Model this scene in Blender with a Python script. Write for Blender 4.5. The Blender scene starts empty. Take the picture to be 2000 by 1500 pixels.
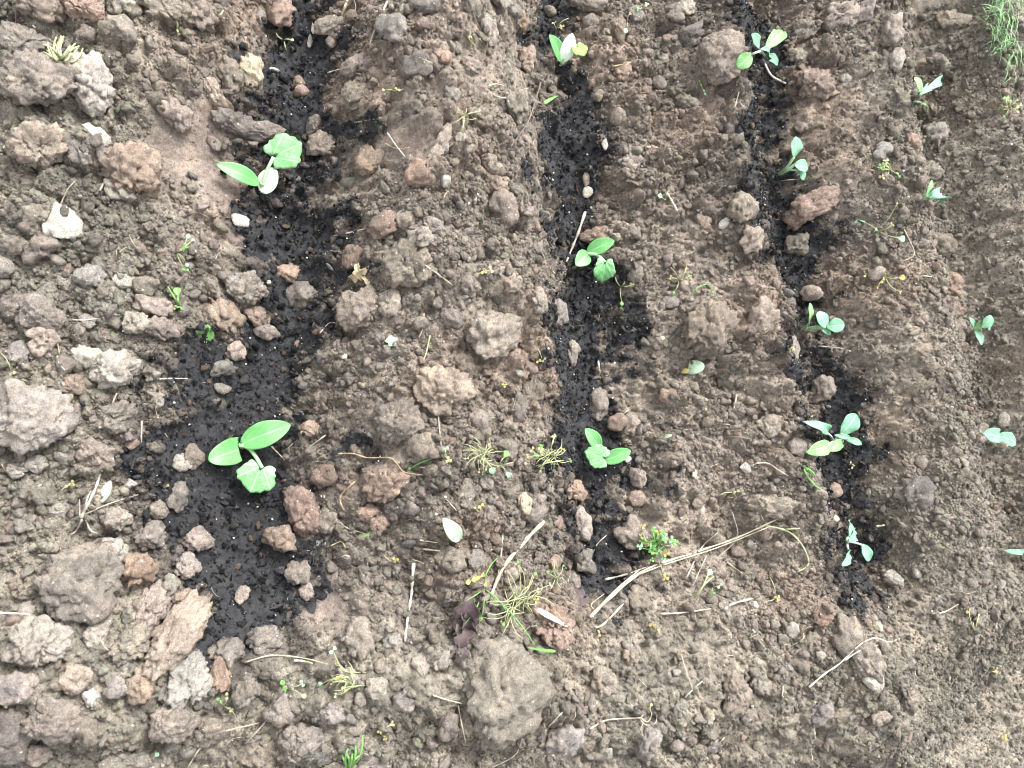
import bpy, math, random
import numpy as np
from mathutils import Vector, Matrix

random.seed(7)
rng = np.random.default_rng(7)
scene = bpy.context.scene
COL = scene.collection

# ------------------------------------------------------------------ camera
CAM_H = 1.2
F_PX = 1501.0            # focal length in pixels of the 2000 x 1500 frame
PITCH, TILT = math.radians(18), math.radians(5)
d = Vector((-math.sin(TILT), math.sin(PITCH), 0))
d.z = -math.sqrt(1 - d.x * d.x - d.y * d.y)
r_ = Vector((0, 1, 0)); r_ = (r_ - d * r_.dot(d)).normalized()
u_ = (-d).cross(r_).normalized()
cam_data = bpy.data.cameras.new('camera')
cam_data.sensor_width = 36.0
cam_data.lens = 36.0 * F_PX / 2000.0
cam_data.clip_start = 0.02
cam_data.clip_end = 300
cam_data.dof.use_dof = True
cam_data.dof.focus_distance = 1.26
cam_data.dof.aperture_fstop = 5.0
cam = bpy.data.objects.new('camera', cam_data)
M = Matrix((r_, u_, -d)).transposed().to_4x4()
M.translation = Vector((0, 0, CAM_H))
cam.matrix_world = M
COL.objects.link(cam)
scene.camera = cam
C = np.array([0, 0, CAM_H]); Dv = np.array(d); Rv = np.array(r_); Uv = np.array(u_)

# ------------------------------------------------------------------ light
SUN_EL, SUN_AZ = math.radians(50), math.radians(-60)   # azimuth from +Y towards +X
world = bpy.data.worlds.new('World'); scene.world = world; world.use_nodes = True
nt = world.node_tree; nt.nodes.clear()
sky = nt.nodes.new('ShaderNodeTexSky'); sky.sky_type = 'NISHITA'; sky.sun_disc = False
sky.sun_elevation = SUN_EL; sky.sun_rotation = SUN_AZ
sky.dust_density = 4.0; sky.air_density = 1.0; sky.ozone_density = 1.0
hs = nt.nodes.new('ShaderNodeHueSaturation'); hs.inputs['Saturation'].default_value = 0.12   # thin white overcast
bg = nt.nodes.new('ShaderNodeBackground'); bg.inputs['Strength'].default_value = 0.15
wo = nt.nodes.new('ShaderNodeOutputWorld')
nt.links.new(sky.outputs[0], hs.inputs['Color']); nt.links.new(hs.outputs[0], bg.inputs[0]); nt.links.new(bg.outputs[0], wo.inputs[0])
sun_d = bpy.data.lights.new('sun', 'SUN'); sun_d.energy = 1.3; sun_d.angle = math.radians(16); sun_d.color = (1, 0.975, 0.945)
sun = bpy.data.objects.new('sun', sun_d); COL.objects.link(sun)
sv = Vector((math.sin(SUN_AZ) * math.cos(SUN_EL), math.cos(SUN_AZ) * math.cos(SUN_EL), math.sin(SUN_EL)))
sun.rotation_euler = sv.to_track_quat('Z', 'Y').to_euler()
vs = scene.view_settings
vs.view_transform = 'Standard'; vs.look = 'None'; vs.gamma = 1.0; vs.use_curve_mapping = False
vs.exposure = 1.74
scene.cycles.use_denoising = True
scene.cycles.pixel_filter_type = 'BLACKMAN_HARRIS'; scene.cycles.filter_width = 1.05
scene.cycles.max_bounces = 6

# ------------------------------------------------------------------ noise helpers (vectorised)
def _hash(ix, iy, iz, seed):
    h = (ix.astype(np.int64) * 374761393 + iy.astype(np.int64) * 668265263 + iz.astype(np.int64) * 1274126177 + seed * 974634777) & 0xffffffff
    h = ((h ^ (h >> 13)) * 1103515245) & 0xffffffff
    h = ((h ^ (h >> 15)) * 2246822519) & 0xffffffff
    return ((h ^ (h >> 16)) & 0xffffff) / float(0xffffff)

def vnoise(x, y, z, seed=0):
    x, y, z = np.broadcast_arrays(x, y, z)
    ix, iy, iz = np.floor(x), np.floor(y), np.floor(z)
    fx, fy, fz = x - ix, y - iy, z - iz
    ix, iy, iz = ix.astype(np.int64), iy.astype(np.int64), iz.astype(np.int64)
    sx, sy, sz = (f * f * f * (f * (f * 6 - 15) + 10) for f in (fx, fy, fz))
    out = 0
    flat = np.ndim(z) > 0 and not np.any(fz)
    for dz in ((0,) if flat else (0, 1)):
        wz = 1 if flat else (sz if dz else 1 - sz)
        for dy in (0, 1):
            wy = sy if dy else 1 - sy
            for dx in (0, 1):
                wx = sx if dx else 1 - sx
                out = out + wx * wy * wz * _hash(ix + dx, iy + dy, iz + dz, seed)
    return out * 2 - 1

def fbm(x, y, z, oct=4, seed=0, gain=0.5):
    a, s, f = 1.0, 0, 1.0
    for o in range(oct):
        s = s + a * vnoise(x * f, y * f, z * f, seed + o * 17)
        a *= gain; f *= 2.03
    return s

def domes(x, y, cell, seed, rmin=0.35, rmax=0.75):
    """height of rounded crumbs packed in jittered cells, in units of the cell"""
    gx, gy = x / cell, y / cell
    ix, iy = np.floor(gx).astype(np.int64), np.floor(gy).astype(np.int64)
    out = np.zeros_like(gx)
    zero = np.zeros_like(ix)
    for dx in (-1, 0, 1):
        for dy in (-1, 0, 1):
            cx, cy = ix + dx, iy + dy
            px_ = cx + _hash(cx, cy, zero, seed); py_ = cy + _hash(cx, cy, zero, seed + 1)
            r = rmin + (rmax - rmin) * _hash(cx, cy, zero, seed + 2) ** 1.5
            q = r * r - (gx - px_) ** 2 - (gy - py_) ** 2
            out = np.maximum(out, np.sqrt(np.maximum(q, 0)))
    return out

def facets(x, y, cell, seed, crack=0.16):
    """angular broken plates: each cell its own tilt and level, parted by narrow cracks"""
    gx, gy = x / cell, y / cell
    ix, iy = np.floor(gx).astype(np.int64), np.floor(gy).astype(np.int64); zero = np.zeros_like(ix)
    f1 = np.full(gx.shape, 9.0); f2 = np.full(gx.shape, 9.0); val = np.zeros_like(gx)
    for dx in (-1, 0, 1):
        for dy in (-1, 0, 1):
            cx, cy = ix + dx, iy + dy
            ox = gx - cx - _hash(cx, cy, zero, seed); oy = gy - cy - _hash(cx, cy, zero, seed + 1)
            q = np.sqrt(ox * ox + oy * oy)
            v_ = _hash(cx, cy, zero, seed + 2) * 0.7 + ox * (_hash(cx, cy, zero, seed + 3) - 0.5) * 1.1 + oy * (_hash(cx, cy, zero, seed + 4) - 0.5) * 1.1 - 0.35 * q * q
            near = q < f1
            f2 = np.where(near, f1, np.minimum(f2, q)); val = np.where(near, v_, val); f1 = np.where(near, q, f1)
    return val - 0.45 * np.clip(1 - (f2 - f1) / crack, 0, 1)

def worley3(p, cell, seed, both=False):
    g = p / cell; i = np.floor(g).astype(np.int64); best = np.full(len(p), 9.0); sec = np.full(len(p), 9.0)
    for dx in (-1, 0, 1):
        for dy in (-1, 0, 1):
            for dz in (-1, 0, 1):
                c = i + np.array([dx, dy, dz])
                q = c + np.stack([_hash(c[:, 0], c[:, 1], c[:, 2], seed + k) for k in range(3)], 1)
                dq = ((g - q) ** 2).sum(1); sec = np.minimum(sec, np.maximum(best, dq)); best = np.minimum(best, dq)
    return (np.sqrt(best), np.sqrt(sec)) if both else np.sqrt(best)

# ------------------------------------------------------------------ ground relief
def to_px(x, y, z=0.0):
    vx, vy, vz = x - C[0], y - C[1], z - C[2]
    dep = np.maximum(vx * Dv[0] + vy * Dv[1] + vz * Dv[2], 0.25)
    a = vx * Rv[0] + vy * Rv[1] + vz * Rv[2]; b = vx * Uv[0] + vy * Uv[1] + vz * Uv[2]
    return 1000 + F_PX * a / dep, 750 - F_PX * b / dep

def poly_dist(u, v, pts):
    """distance to a polyline and the interpolated third value along it"""
    best = np.full(np.shape(u), 1e9); val = np.zeros(np.shape(u))
    for p, q in zip(pts[:-1], pts[1:]):
        ax, ay = p[0], p[1]; bx, by = q[0] - ax, q[1] - ay
        t = np.clip(((u - ax) * bx + (v - ay) * by) / (bx * bx + by * by), 0, 1)
        dd = np.hypot(u - ax - t * bx, v - ay - t * by)
        if len(p) > 2:
            val = np.where(dd < best, p[2] + t * (q[2] - p[2]), val)
        best = np.minimum(best, dd)
    return best, val

RIDGES = [  # polyline, height in metres, half-width
    ([(605, -300), (590, 100), (590, 400), (560, 650), (500, 900), (470, 1180)], -0.034, 95),
    ([(790, -300), (840, 270), (850, 500), (890, 760), (860, 960)], 0.042, 120),
    ([(975, 250), (1000, 450), (1030, 700)], 0.020, 45),
    ([(1070, -300), (1090, 60), (1130, 300), (1120, 450), (1160, 700), (1170, 900), (1150, 1100)], -0.042, 62),
    ([(1400, -300), (1410, 130), (1430, 350), (1480, 560), (1520, 760), (1560, 950), (1620, 1200), (1680, 1400)], 0.045, 58),
    ([(1440, -300), (1490, 120), (1500, 320), (1560, 560), (1600, 750), (1640, 930), (1690, 1100)], -0.050, 48),
    ([(1640, -300), (1700, 250), (1740, 500), (1790, 720), (1800, 950), (1850, 1200)], 0.050, 62),
    ([(1760, -300), (1820, 200), (1840, 400), (1900, 650), (1950, 850), (2010, 1080)], -0.042, 42),
    ([(1860, -300), (1915, 150), (1960, 450), (2040, 800), (2100, 1100)], 0.042, 48),
    ([(-300, 1330), (400, 1310), (900, 1330), (1500, 1330)], 0.026, 120),
    ([(-100, -100), (150, 200), (180, 600), (120, 900), (60, 1200)], 0.020, 170),
]
MOUNDS = [(830, 280, 100, .030), (790, 500, 80, .020), (960, 650, 70, .022), (1385, 640, 70, .035), (1430, 120, 65, .045), (780, 820, 70, .018),
          (760, 130, 80, .020), (330, 60, 120, .02), (985, 1350, 110, .02), (1080, 1210, 70, .025), (1500, 1000, 70, .03), (1720, 1330, 90, .03),
          (1400, 1060, 90, -.03), (1300, 800, 110, -.02), (360, 300, 80, -.016), (1250, 600, 90, -.014), (1660, 360, 70, .02), (1780, 745, 60, .02), (60, 820, 90, .015)]
COMPOST = [
    [(600, -60, 45), (600, 20, 45), (590, 100, 62), (565, 190, 82), (560, 250, 110), (580, 330, 85), (565, 450, 88), (585, 510, 72), (555, 620, 66), (520, 700, 112), (485, 780, 158), (440, 870, 152), (432, 950, 145), (450, 1050, 120), (475, 1130, 105), (465, 1195, 75)],
    [(1078, -60, 24), (1075, 20, 26), (1066, 70, 34), (1080, 130, 8), (1128, 180, 20), (1115, 260, 52), (1108, 330, 52), (1140, 400, 26), (1115, 460, 44), (1140, 560, 62), (1145, 650, 62), (1140, 720, 70), (1140, 790, 74), (1175, 880, 78), (1160, 940, 84), (1150, 1020, 64), (1180, 1090, 62), (1180, 1140, 44)],
    [(1440, 30, 16), (1455, 70, 26), (1492, 100, 34), (1482, 180, 42), (1490, 260, 40), (1490, 350, 46), (1510, 430, 50), (1550, 500, 58), (1572, 620, 52), (1615, 700, 56), (1635, 790, 46), (1600, 850, 50), (1640, 910, 48), (1665, 990, 50), (1695, 1080, 56), (1690, 1150, 42)],
]

def compost_mask(u, v, x, y, k):
    dd, w = poly_dist(u, v, COMPOST[k])
    n = 0.60 * fbm(x * 14, y * 14, 0 * x, 3, 91 + k) + 0.50 * fbm(x * 50, y * 50, 0 * x, 3, 191 + k)
    w = w * (0.97, 0.86, 0.88)[k]
    c_ = (0.66, 0.54, 0.50)[k]
    return np.clip(c_ * (1.08 - dd / np.maximum(w, 4)) + n * 0.72, -1, 1)

def smooth(a, b, x):
    t = np.clip((x - a) / (b - a), 0, 1); return t * t * (3 - 2 * t)

def macro(u, v):
    u = np.clip(u, -500, 2600); v = np.clip(v, -500, 2000)
    h = np.zeros(np.shape(u))
    for pts, amp, sig in RIDGES:
        dd, _ = poly_dist(u, v, pts)
        h = h + (2.2 if pts[0][0] < 1000 else 1.45) * amp * np.exp(-(dd / sig) ** 2 * 0.5)
    for cx, cy, s, a in MOUNDS:
        h = h + a * np.exp(-(((u - cx) ** 2 + (v - cy) ** 2) / (s * s)) * 0.8)
    # the bed falls away to a trodden path past its outer edge
    edge = ((u - 1800) * 250 + (v - 1500) * 220) / math.hypot(250, 240)
    h = h - 0.10 * smooth(-60, 90, edge)
    edge2 = u - (1925 + 0.16 * np.maximum(v, -200))
    h = h - 0.07 * smooth(0, 110, edge2)
    return h, smooth(0, 110, np.maximum(edge, edge2 - 40))

SMOOTH_SPOTS = [(360, 290, 85), (430, 350, 60), (400, 250, 60), (555, 255, 35), (800, 280, 40), (800, 860, 40), (640, 1180, 45)]

def relief(x, y):
    """ground height: beds, clods worked into the surface and crumbs"""
    u, v = to_px(x, y)
    h, path = macro(u, v)
    u, v = to_px(x, y, h)          # where that piece of bed really shows
    z0 = np.zeros_like(x)
    wx = x + 0.006 * fbm(x * 45, y * 45, z0, 2, 5); wy = y + 0.006 * fbm(x * 45, y * 45, z0, 2, 6)
    h = h + 0.011 * fbm(x * 7, y * 7, z0, 3, 11)
    sm = np.zeros_like(x)
    for cx, cy, s in SMOOTH_SPOTS:
        sm = np.maximum(sm, np.exp(-((u - cx) ** 2 + (v - cy) ** 2) / (s * s)))
    rough = np.clip(1 - 1.05 * sm, 0, 1) * (1 - 0.42 * smooth(1450, 1850, u)) * (1 - 0.25 * path)
    comp = np.zeros_like(x)
    for k in range(3):
        comp = np.maximum(comp, smooth(0.0, 0.5, compost_mask(u, v, x, y, k)))
    rough = rough * (1 - 0.85 * comp)
    clump = np.clip(0.75 + 0.6 * fbm(x * 5, y * 5, z0, 2, 21), 0.2, 1.3)
    c2 = np.clip(0.7 + 0.7 * fbm(x * 9, y * 9, z0, 2, 22), 0.1, 1.3)
    crumbly = np.clip(0.55 + 0.8 * fbm(x * 6 + 3, y * 6, z0, 3, 23), 0.15, 1.2)
    h = h + rough * (0.85 * 0.06 * clump * np.maximum(domes(wx, wy, 0.06, 31, 0.25, 0.62) - 0.12, 0)
                     + 0.80 * 0.036 * c2 * np.maximum(domes(wx + 0.3, wy, 0.036, 35, 0.2, 0.56) - 0.10, 0)
                     + 0.027 * c2 * (0.36 * domes(wx, wy, 0.024, 41, 0.25, 0.60) + 0.30 * facets(wx, wy, 0.030, 43))
                     + 0.0125 * crumbly * 0.6 * facets(wx, wy, 0.0125, 53))
    h = h + (0.3 + 0.7 * rough) * (0.0070 * fbm(x * 38, y * 38, z0, 5, 61, 0.62) + 0.0045 * facets(x, y, 0.0085, 73))
    return h, path, sm, comp, u, v

def axis(lo, hi, step, far):
    core = np.arange(lo, hi, step)
    g, a, s = [], 0.0, step
    while a < far:
        s *= 1.22; a += s; g.append(a)
    g = np.array(g)
    return np.concatenate([(lo - g)[::-1], core, hi - step + g])
XS, YS = axis(-0.92, 0.92, 0.0028, 60), axis(-0.50, 1.90, 0.0030, 60)
GX, GY = np.meshgrid(XS, YS, indexing='ij')
GZ, PATHM, SMM, COMPM, GU, GV = relief(GX, GY)
far = np.maximum(np.maximum(-0.92 - GX, GX - 0.92), np.maximum(-0.5 - GY, GY - 1.9))
GZ = np.where(far > 0.4, GZ * np.exp(-np.clip(far - 0.4, 0, 50)), GZ)

def H(x, y):
    x = np.asarray(x, float); y = np.asarray(y, float)
    i = np.clip(np.searchsorted(XS, x) - 1, 0, len(XS) - 2); j = np.clip(np.searchsorted(YS, y) - 1, 0, len(YS) - 2)
    tx = np.clip((x - XS[i]) / (XS[i + 1] - XS[i]), 0, 1); ty = np.clip((y - YS[j]) / (YS[j + 1] - YS[j]), 0, 1)
    return (GZ[i, j] * (1 - tx) * (1 - ty) + GZ[i + 1, j] * tx * (1 - ty) + GZ[i, j + 1] * (1 - tx) * ty + GZ[i + 1, j + 1] * tx * ty)

def sample(F, x, y):
    i = np.clip(np.searchsorted(XS, x), 0, len(XS) - 1); j = np.clip(np.searchsorted(YS, y), 0, len(YS) - 1)
    return F[i, j]

# smoothed heights so that things rest on the bed and not in a pit between two crumbs
def blur(F, n):
    k = np.ones(2 * n + 1) / (2 * n + 1)
    A = np.apply_along_axis(lambda a: np.convolve(np.pad(a, n, 'edge'), k, 'valid'), 0, F)
    return np.apply_along_axis(lambda a: np.convolve(np.pad(a, n, 'edge'), k, 'valid'), 1, A)
GS = blur(GZ, 5)

def ray(u, v):
    w = Dv + Rv * (u - 1000) / F_PX + Uv * (750 - v) / F_PX
    return w
def at(u, v, h=0.0, F=None):
    """point over the bed at height h above its surface, seen at pixel u, v of the photograph"""
    F = GS if F is None else F
    w = ray(u, v); z = 0.0
    for _ in range(8):
        t = (z - C[2]) / w[2]; p = C + w * t
        z = float(sample(F, p[0], p[1])) + h
    t = (z - C[2]) / w[2]
    return C + w * t
def mpp(p):
    return float((np.asarray(p) - C) @ Dv) / F_PX       # metres per photograph pixel there

def mix3(a, b, t): return a + (np.asarray(b) - a) * t[..., None]
def soil_colour(x, y, u, v):
    """the earth's own colour: warm brown with redder and greyer stretches"""
    z = 0 * x
    t = np.clip(0.5 + 0.55 * fbm(x * 4, y * 4, z, 3, 501), 0, 1); r = np.clip(0.1 + 0.75 * fbm(x * 7 + 9, y * 7, z, 3, 502), 0, 1)
    c = mix3(np.broadcast_to(np.array([0.200, 0.168, 0.145]), x.shape + (3,)), (0.258, 0.214, 0.182), t)
    c = mix3(c, (0.278, 0.203, 0.163), r * 0.75)
    grey = np.clip(smooth(480, 150, u) * 0.7 + smooth(1150, 1350, v) * 0.6 + smooth(1550, 1850, u) * 0.35, 0, 0.8)
    c = mix3(c, (0.218, 0.196, 0.165), grey)
    return c * np.array([0.955, 1.0, 0.985]) * (1 + 0.20 * fbm(x * 22, y * 22, z, 3, 503))[..., None]

# ------------------------------------------------------------------ materials
def new_mat(name):
    m = bpy.data.materials.new(name); m.use_nodes = True
    n = m.node_tree.nodes; b = n['Principled BSDF']
    return m, n, m.node_tree.links, b
def node(n, t, **kw):
    x = n.new(t)
    for k, v in kw.items():
        if k in x.bl_rna.properties.keys(): setattr(x, k, v)
        else: x.inputs[k].default_value = v
    return x
def ramp(n, stops):
    r = n.new('ShaderNodeValToRGB'); e = r.color_ramp.elements
    while len(e) < len(stops): e.new(0.5)
    for el, (p, c) in zip(e, stops):
        el.position = p; el.color = (*c, 1) if len(c) == 3 else c
    return r
def mixc(n, l, fac, a, b, mode='MIX'):
    m = n.new('ShaderNodeMix'); m.data_type = 'RGBA'; m.blend_type = mode
    for s, v in ((0, fac), (6, a), (7, b)):
        if hasattr(v, 'is_output'): l.new(v, m.inputs[s])
        elif s == 0: m.inputs[0].default_value = v
        else: m.inputs[s].default_value = (*v, 1)
    return m.outputs[2]

def earth_surface(n, l, b, coord, base, speck=0.02, bump=0.5, grit=True, mott=1.0):
    """crumbly soil: mottled colour around a base colour, pale grit, fine relief"""
    n1 = node(n, 'ShaderNodeTexNoise', Scale=26.0, Detail=5.0, Roughness=0.65); l.new(coord, n1.inputs['Vector'])
    n2 = node(n, 'ShaderNodeTexNoise', Scale=150.0, Detail=6.0, Roughness=0.7); l.new(coord, n2.inputs['Vector'])
    n3 = node(n, 'ShaderNodeTexNoise', Scale=600.0, Detail=3.0, Roughness=0.6); l.new(coord, n3.inputs['Vector'])
    r1 = ramp(n, [(0.30, (0.72, 0.70, 0.69)), (0.5, (1, 1, 1)), (0.70, (1.42, 1.36, 1.28))]); l.new(n1.outputs[0], r1.inputs[0])
    r2 = ramp(n, [(0.28, (0.60, 0.58, 0.56)), (0.5, (1, 1, 1)), (0.72, (1.45, 1.42, 1.38))]); l.new(n2.outputs[0], r2.inputs[0])
    r3 = ramp(n, [(0.30, (0.78, 0.77, 0.76)), (0.5, (1, 1, 1)), (0.68, (1.24, 1.23, 1.22))]); l.new(n3.outputs[0], r3.inputs[0])
    c = mixc(n, l, mott, base, r1.outputs[0], 'MULTIPLY')
    c = mixc(n, l, mott, c, r2.outputs[0], 'MULTIPLY')
    c = mixc(n, l, mott, c, r3.outputs[0], 'MULTIPLY')
    if grit:
        vo = node(n, 'ShaderNodeTexVoronoi', Scale=230.0); l.new(coord, vo.inputs['Vector'])
        sep = n.new('ShaderNodeSeparateColor'); l.new(vo.outputs['Color'], sep.inputs[0])
        m1 = node(n, 'ShaderNodeMath', operation='LESS_THAN'); l.new(vo.outputs['Distance'], m1.inputs[0]); m1.inputs[1].default_value = 0.30
        m2 = node(n, 'ShaderNodeMath', operation='GREATER_THAN'); l.new(sep.outputs[0], m2.inputs[0]); m2.inputs[1].default_value = 1 - speck
        m3 = node(n, 'ShaderNodeMath', operation='MULTIPLY'); l.new(m1.outputs[0], m3.inputs[0]); l.new(m2.outputs[0], m3.inputs[1])
        c = mixc(n, l, m3.outputs[0], c, (0.55, 0.50, 0.43))
    l.new(c, b.inputs['Base Color'])
    b.inputs['Roughness'].default_value = 0.92; b.inputs['Specular IOR Level'].default_value = 0.18
    add = node(n, 'ShaderNodeMath', operation='ADD'); l.new(n2.outputs[0], add.inputs[0])
    ml = node(n, 'ShaderNodeMath', operation='MULTIPLY'); l.new(n3.outputs[0], ml.inputs[0]); ml.inputs[1].default_value = 0.5; l.new(ml.outputs[0], add.inputs[1])
    bp = node(n, 'ShaderNodeBump', Strength=bump, Distance=0.004); l.new(add.outputs[0], bp.inputs['Height']); l.new(bp.outputs[0], b.inputs['Normal'])

def geo_coord(n, l):
    return n.new('ShaderNodeNewGeometry').outputs['Position']

# bed soil
MSOIL, n, l, b = new_mat('soil'); co = geo_coord(n, l)
rb = node(n, 'ShaderNodeAttribute', attribute_name='earth')
pa = node(n, 'ShaderNodeAttribute', attribute_name='path'); sa = node(n, 'ShaderNodeAttribute', attribute_name='slick')
pm = node(n, 'ShaderNodeMath', operation='MULTIPLY'); l.new(pa.outputs['Fac'], pm.inputs[0]); pm.inputs[1].default_value = 0.35
c = mixc(n, l, pm.outputs[0], rb.outputs['Color'], (0.270, 0.228, 0.188))
c = mixc(n, l, sa.outputs['Fac'], c, (0.235, 0.190, 0.165))
earth_surface(n, l, b, co, c, 0.015, 0.85)
# black potting compost
MCOMP, n, l, b = new_mat('potting_compost'); co = geo_coord(n, l)
earth_surface(n, l, b, co, (0.033, 0.034, 0.037), 0.004, 0.9, mott=0.9)
b.inputs['Specular IOR Level'].default_value = 0.3; b.inputs['Roughness'].default_value = 0.75
# clods take their own colour from the object
MCLOD, n, l, b = new_mat('clod_earth')
oi = n.new('ShaderNodeObjectInfo'); tc = n.new('ShaderNodeTexCoord')
vm = node(n, 'ShaderNodeVectorMath', operation='ADD'); l.new(tc.outputs['Object'], vm.inputs[0])
cx = n.new('ShaderNodeCombineXYZ'); ms = node(n, 'ShaderNodeMath', operation='MULTIPLY'); l.new(oi.outputs['Random'], ms.inputs[0]); ms.inputs[1].default_value = 9.0
l.new(ms.outputs[0], cx.inputs[0]); l.new(ms.outputs[0], cx.inputs[2]); l.new(cx.outputs[0], vm.inputs[1])
pn = node(n, 'ShaderNodeTexNoise', Scale=17.0, Detail=4.0, Roughness=0.6); l.new(vm.outputs[0], pn.inputs['Vector'])
pr = ramp(n, [(0.50, (0, 0, 0)), (0.66, (1, 1, 1))]); l.new(pn.outputs[0], pr.inputs[0])
mf = node(n, 'ShaderNodeMath', operation='MULTIPLY'); l.new(pr.outputs[0], mf.inputs[0]); mf.inputs[1].default_value = 0.55
c = mixc(n, l, mf.outputs[0], oi.outputs['Color'], (0.218, 0.188, 0.157))
earth_surface(n, l, b, vm.outputs[0], c, 0.025, 0.9)
# crumbs: colour stored on each instance
MCRUMB, n, l, b = new_mat('crumb_earth')
at_ = node(n, 'ShaderNodeAttribute', attribute_type='INSTANCER', attribute_name='col'); tc = n.new('ShaderNodeTexCoord')
nz = node(n, 'ShaderNodeTexNoise', Scale=2.2, Detail=5.0, Roughness=0.7); l.new(tc.outputs['Object'], nz.inputs['Vector'])
rz = ramp(n, [(0.3, (0.65, 0.64, 0.63)), (0.5, (1, 1, 1)), (0.72, (1.4, 1.36, 1.32))]); l.new(nz.outputs[0], rz.inputs[0])
l.new(mixc(n, l, 1.0, at_.outputs['Color'], rz.outputs[0], 'MULTIPLY'), b.inputs['Base Color'])
b.inputs['Roughness'].default_value = 0.92; b.inputs['Specular IOR Level'].default_value = 0.18
bp = node(n, 'ShaderNodeBump', Strength=0.6, Distance=0.15); l.new(nz.outputs[0], bp.inputs['Height']); l.new(bp.outputs[0], b.inputs['Normal'])

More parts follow.
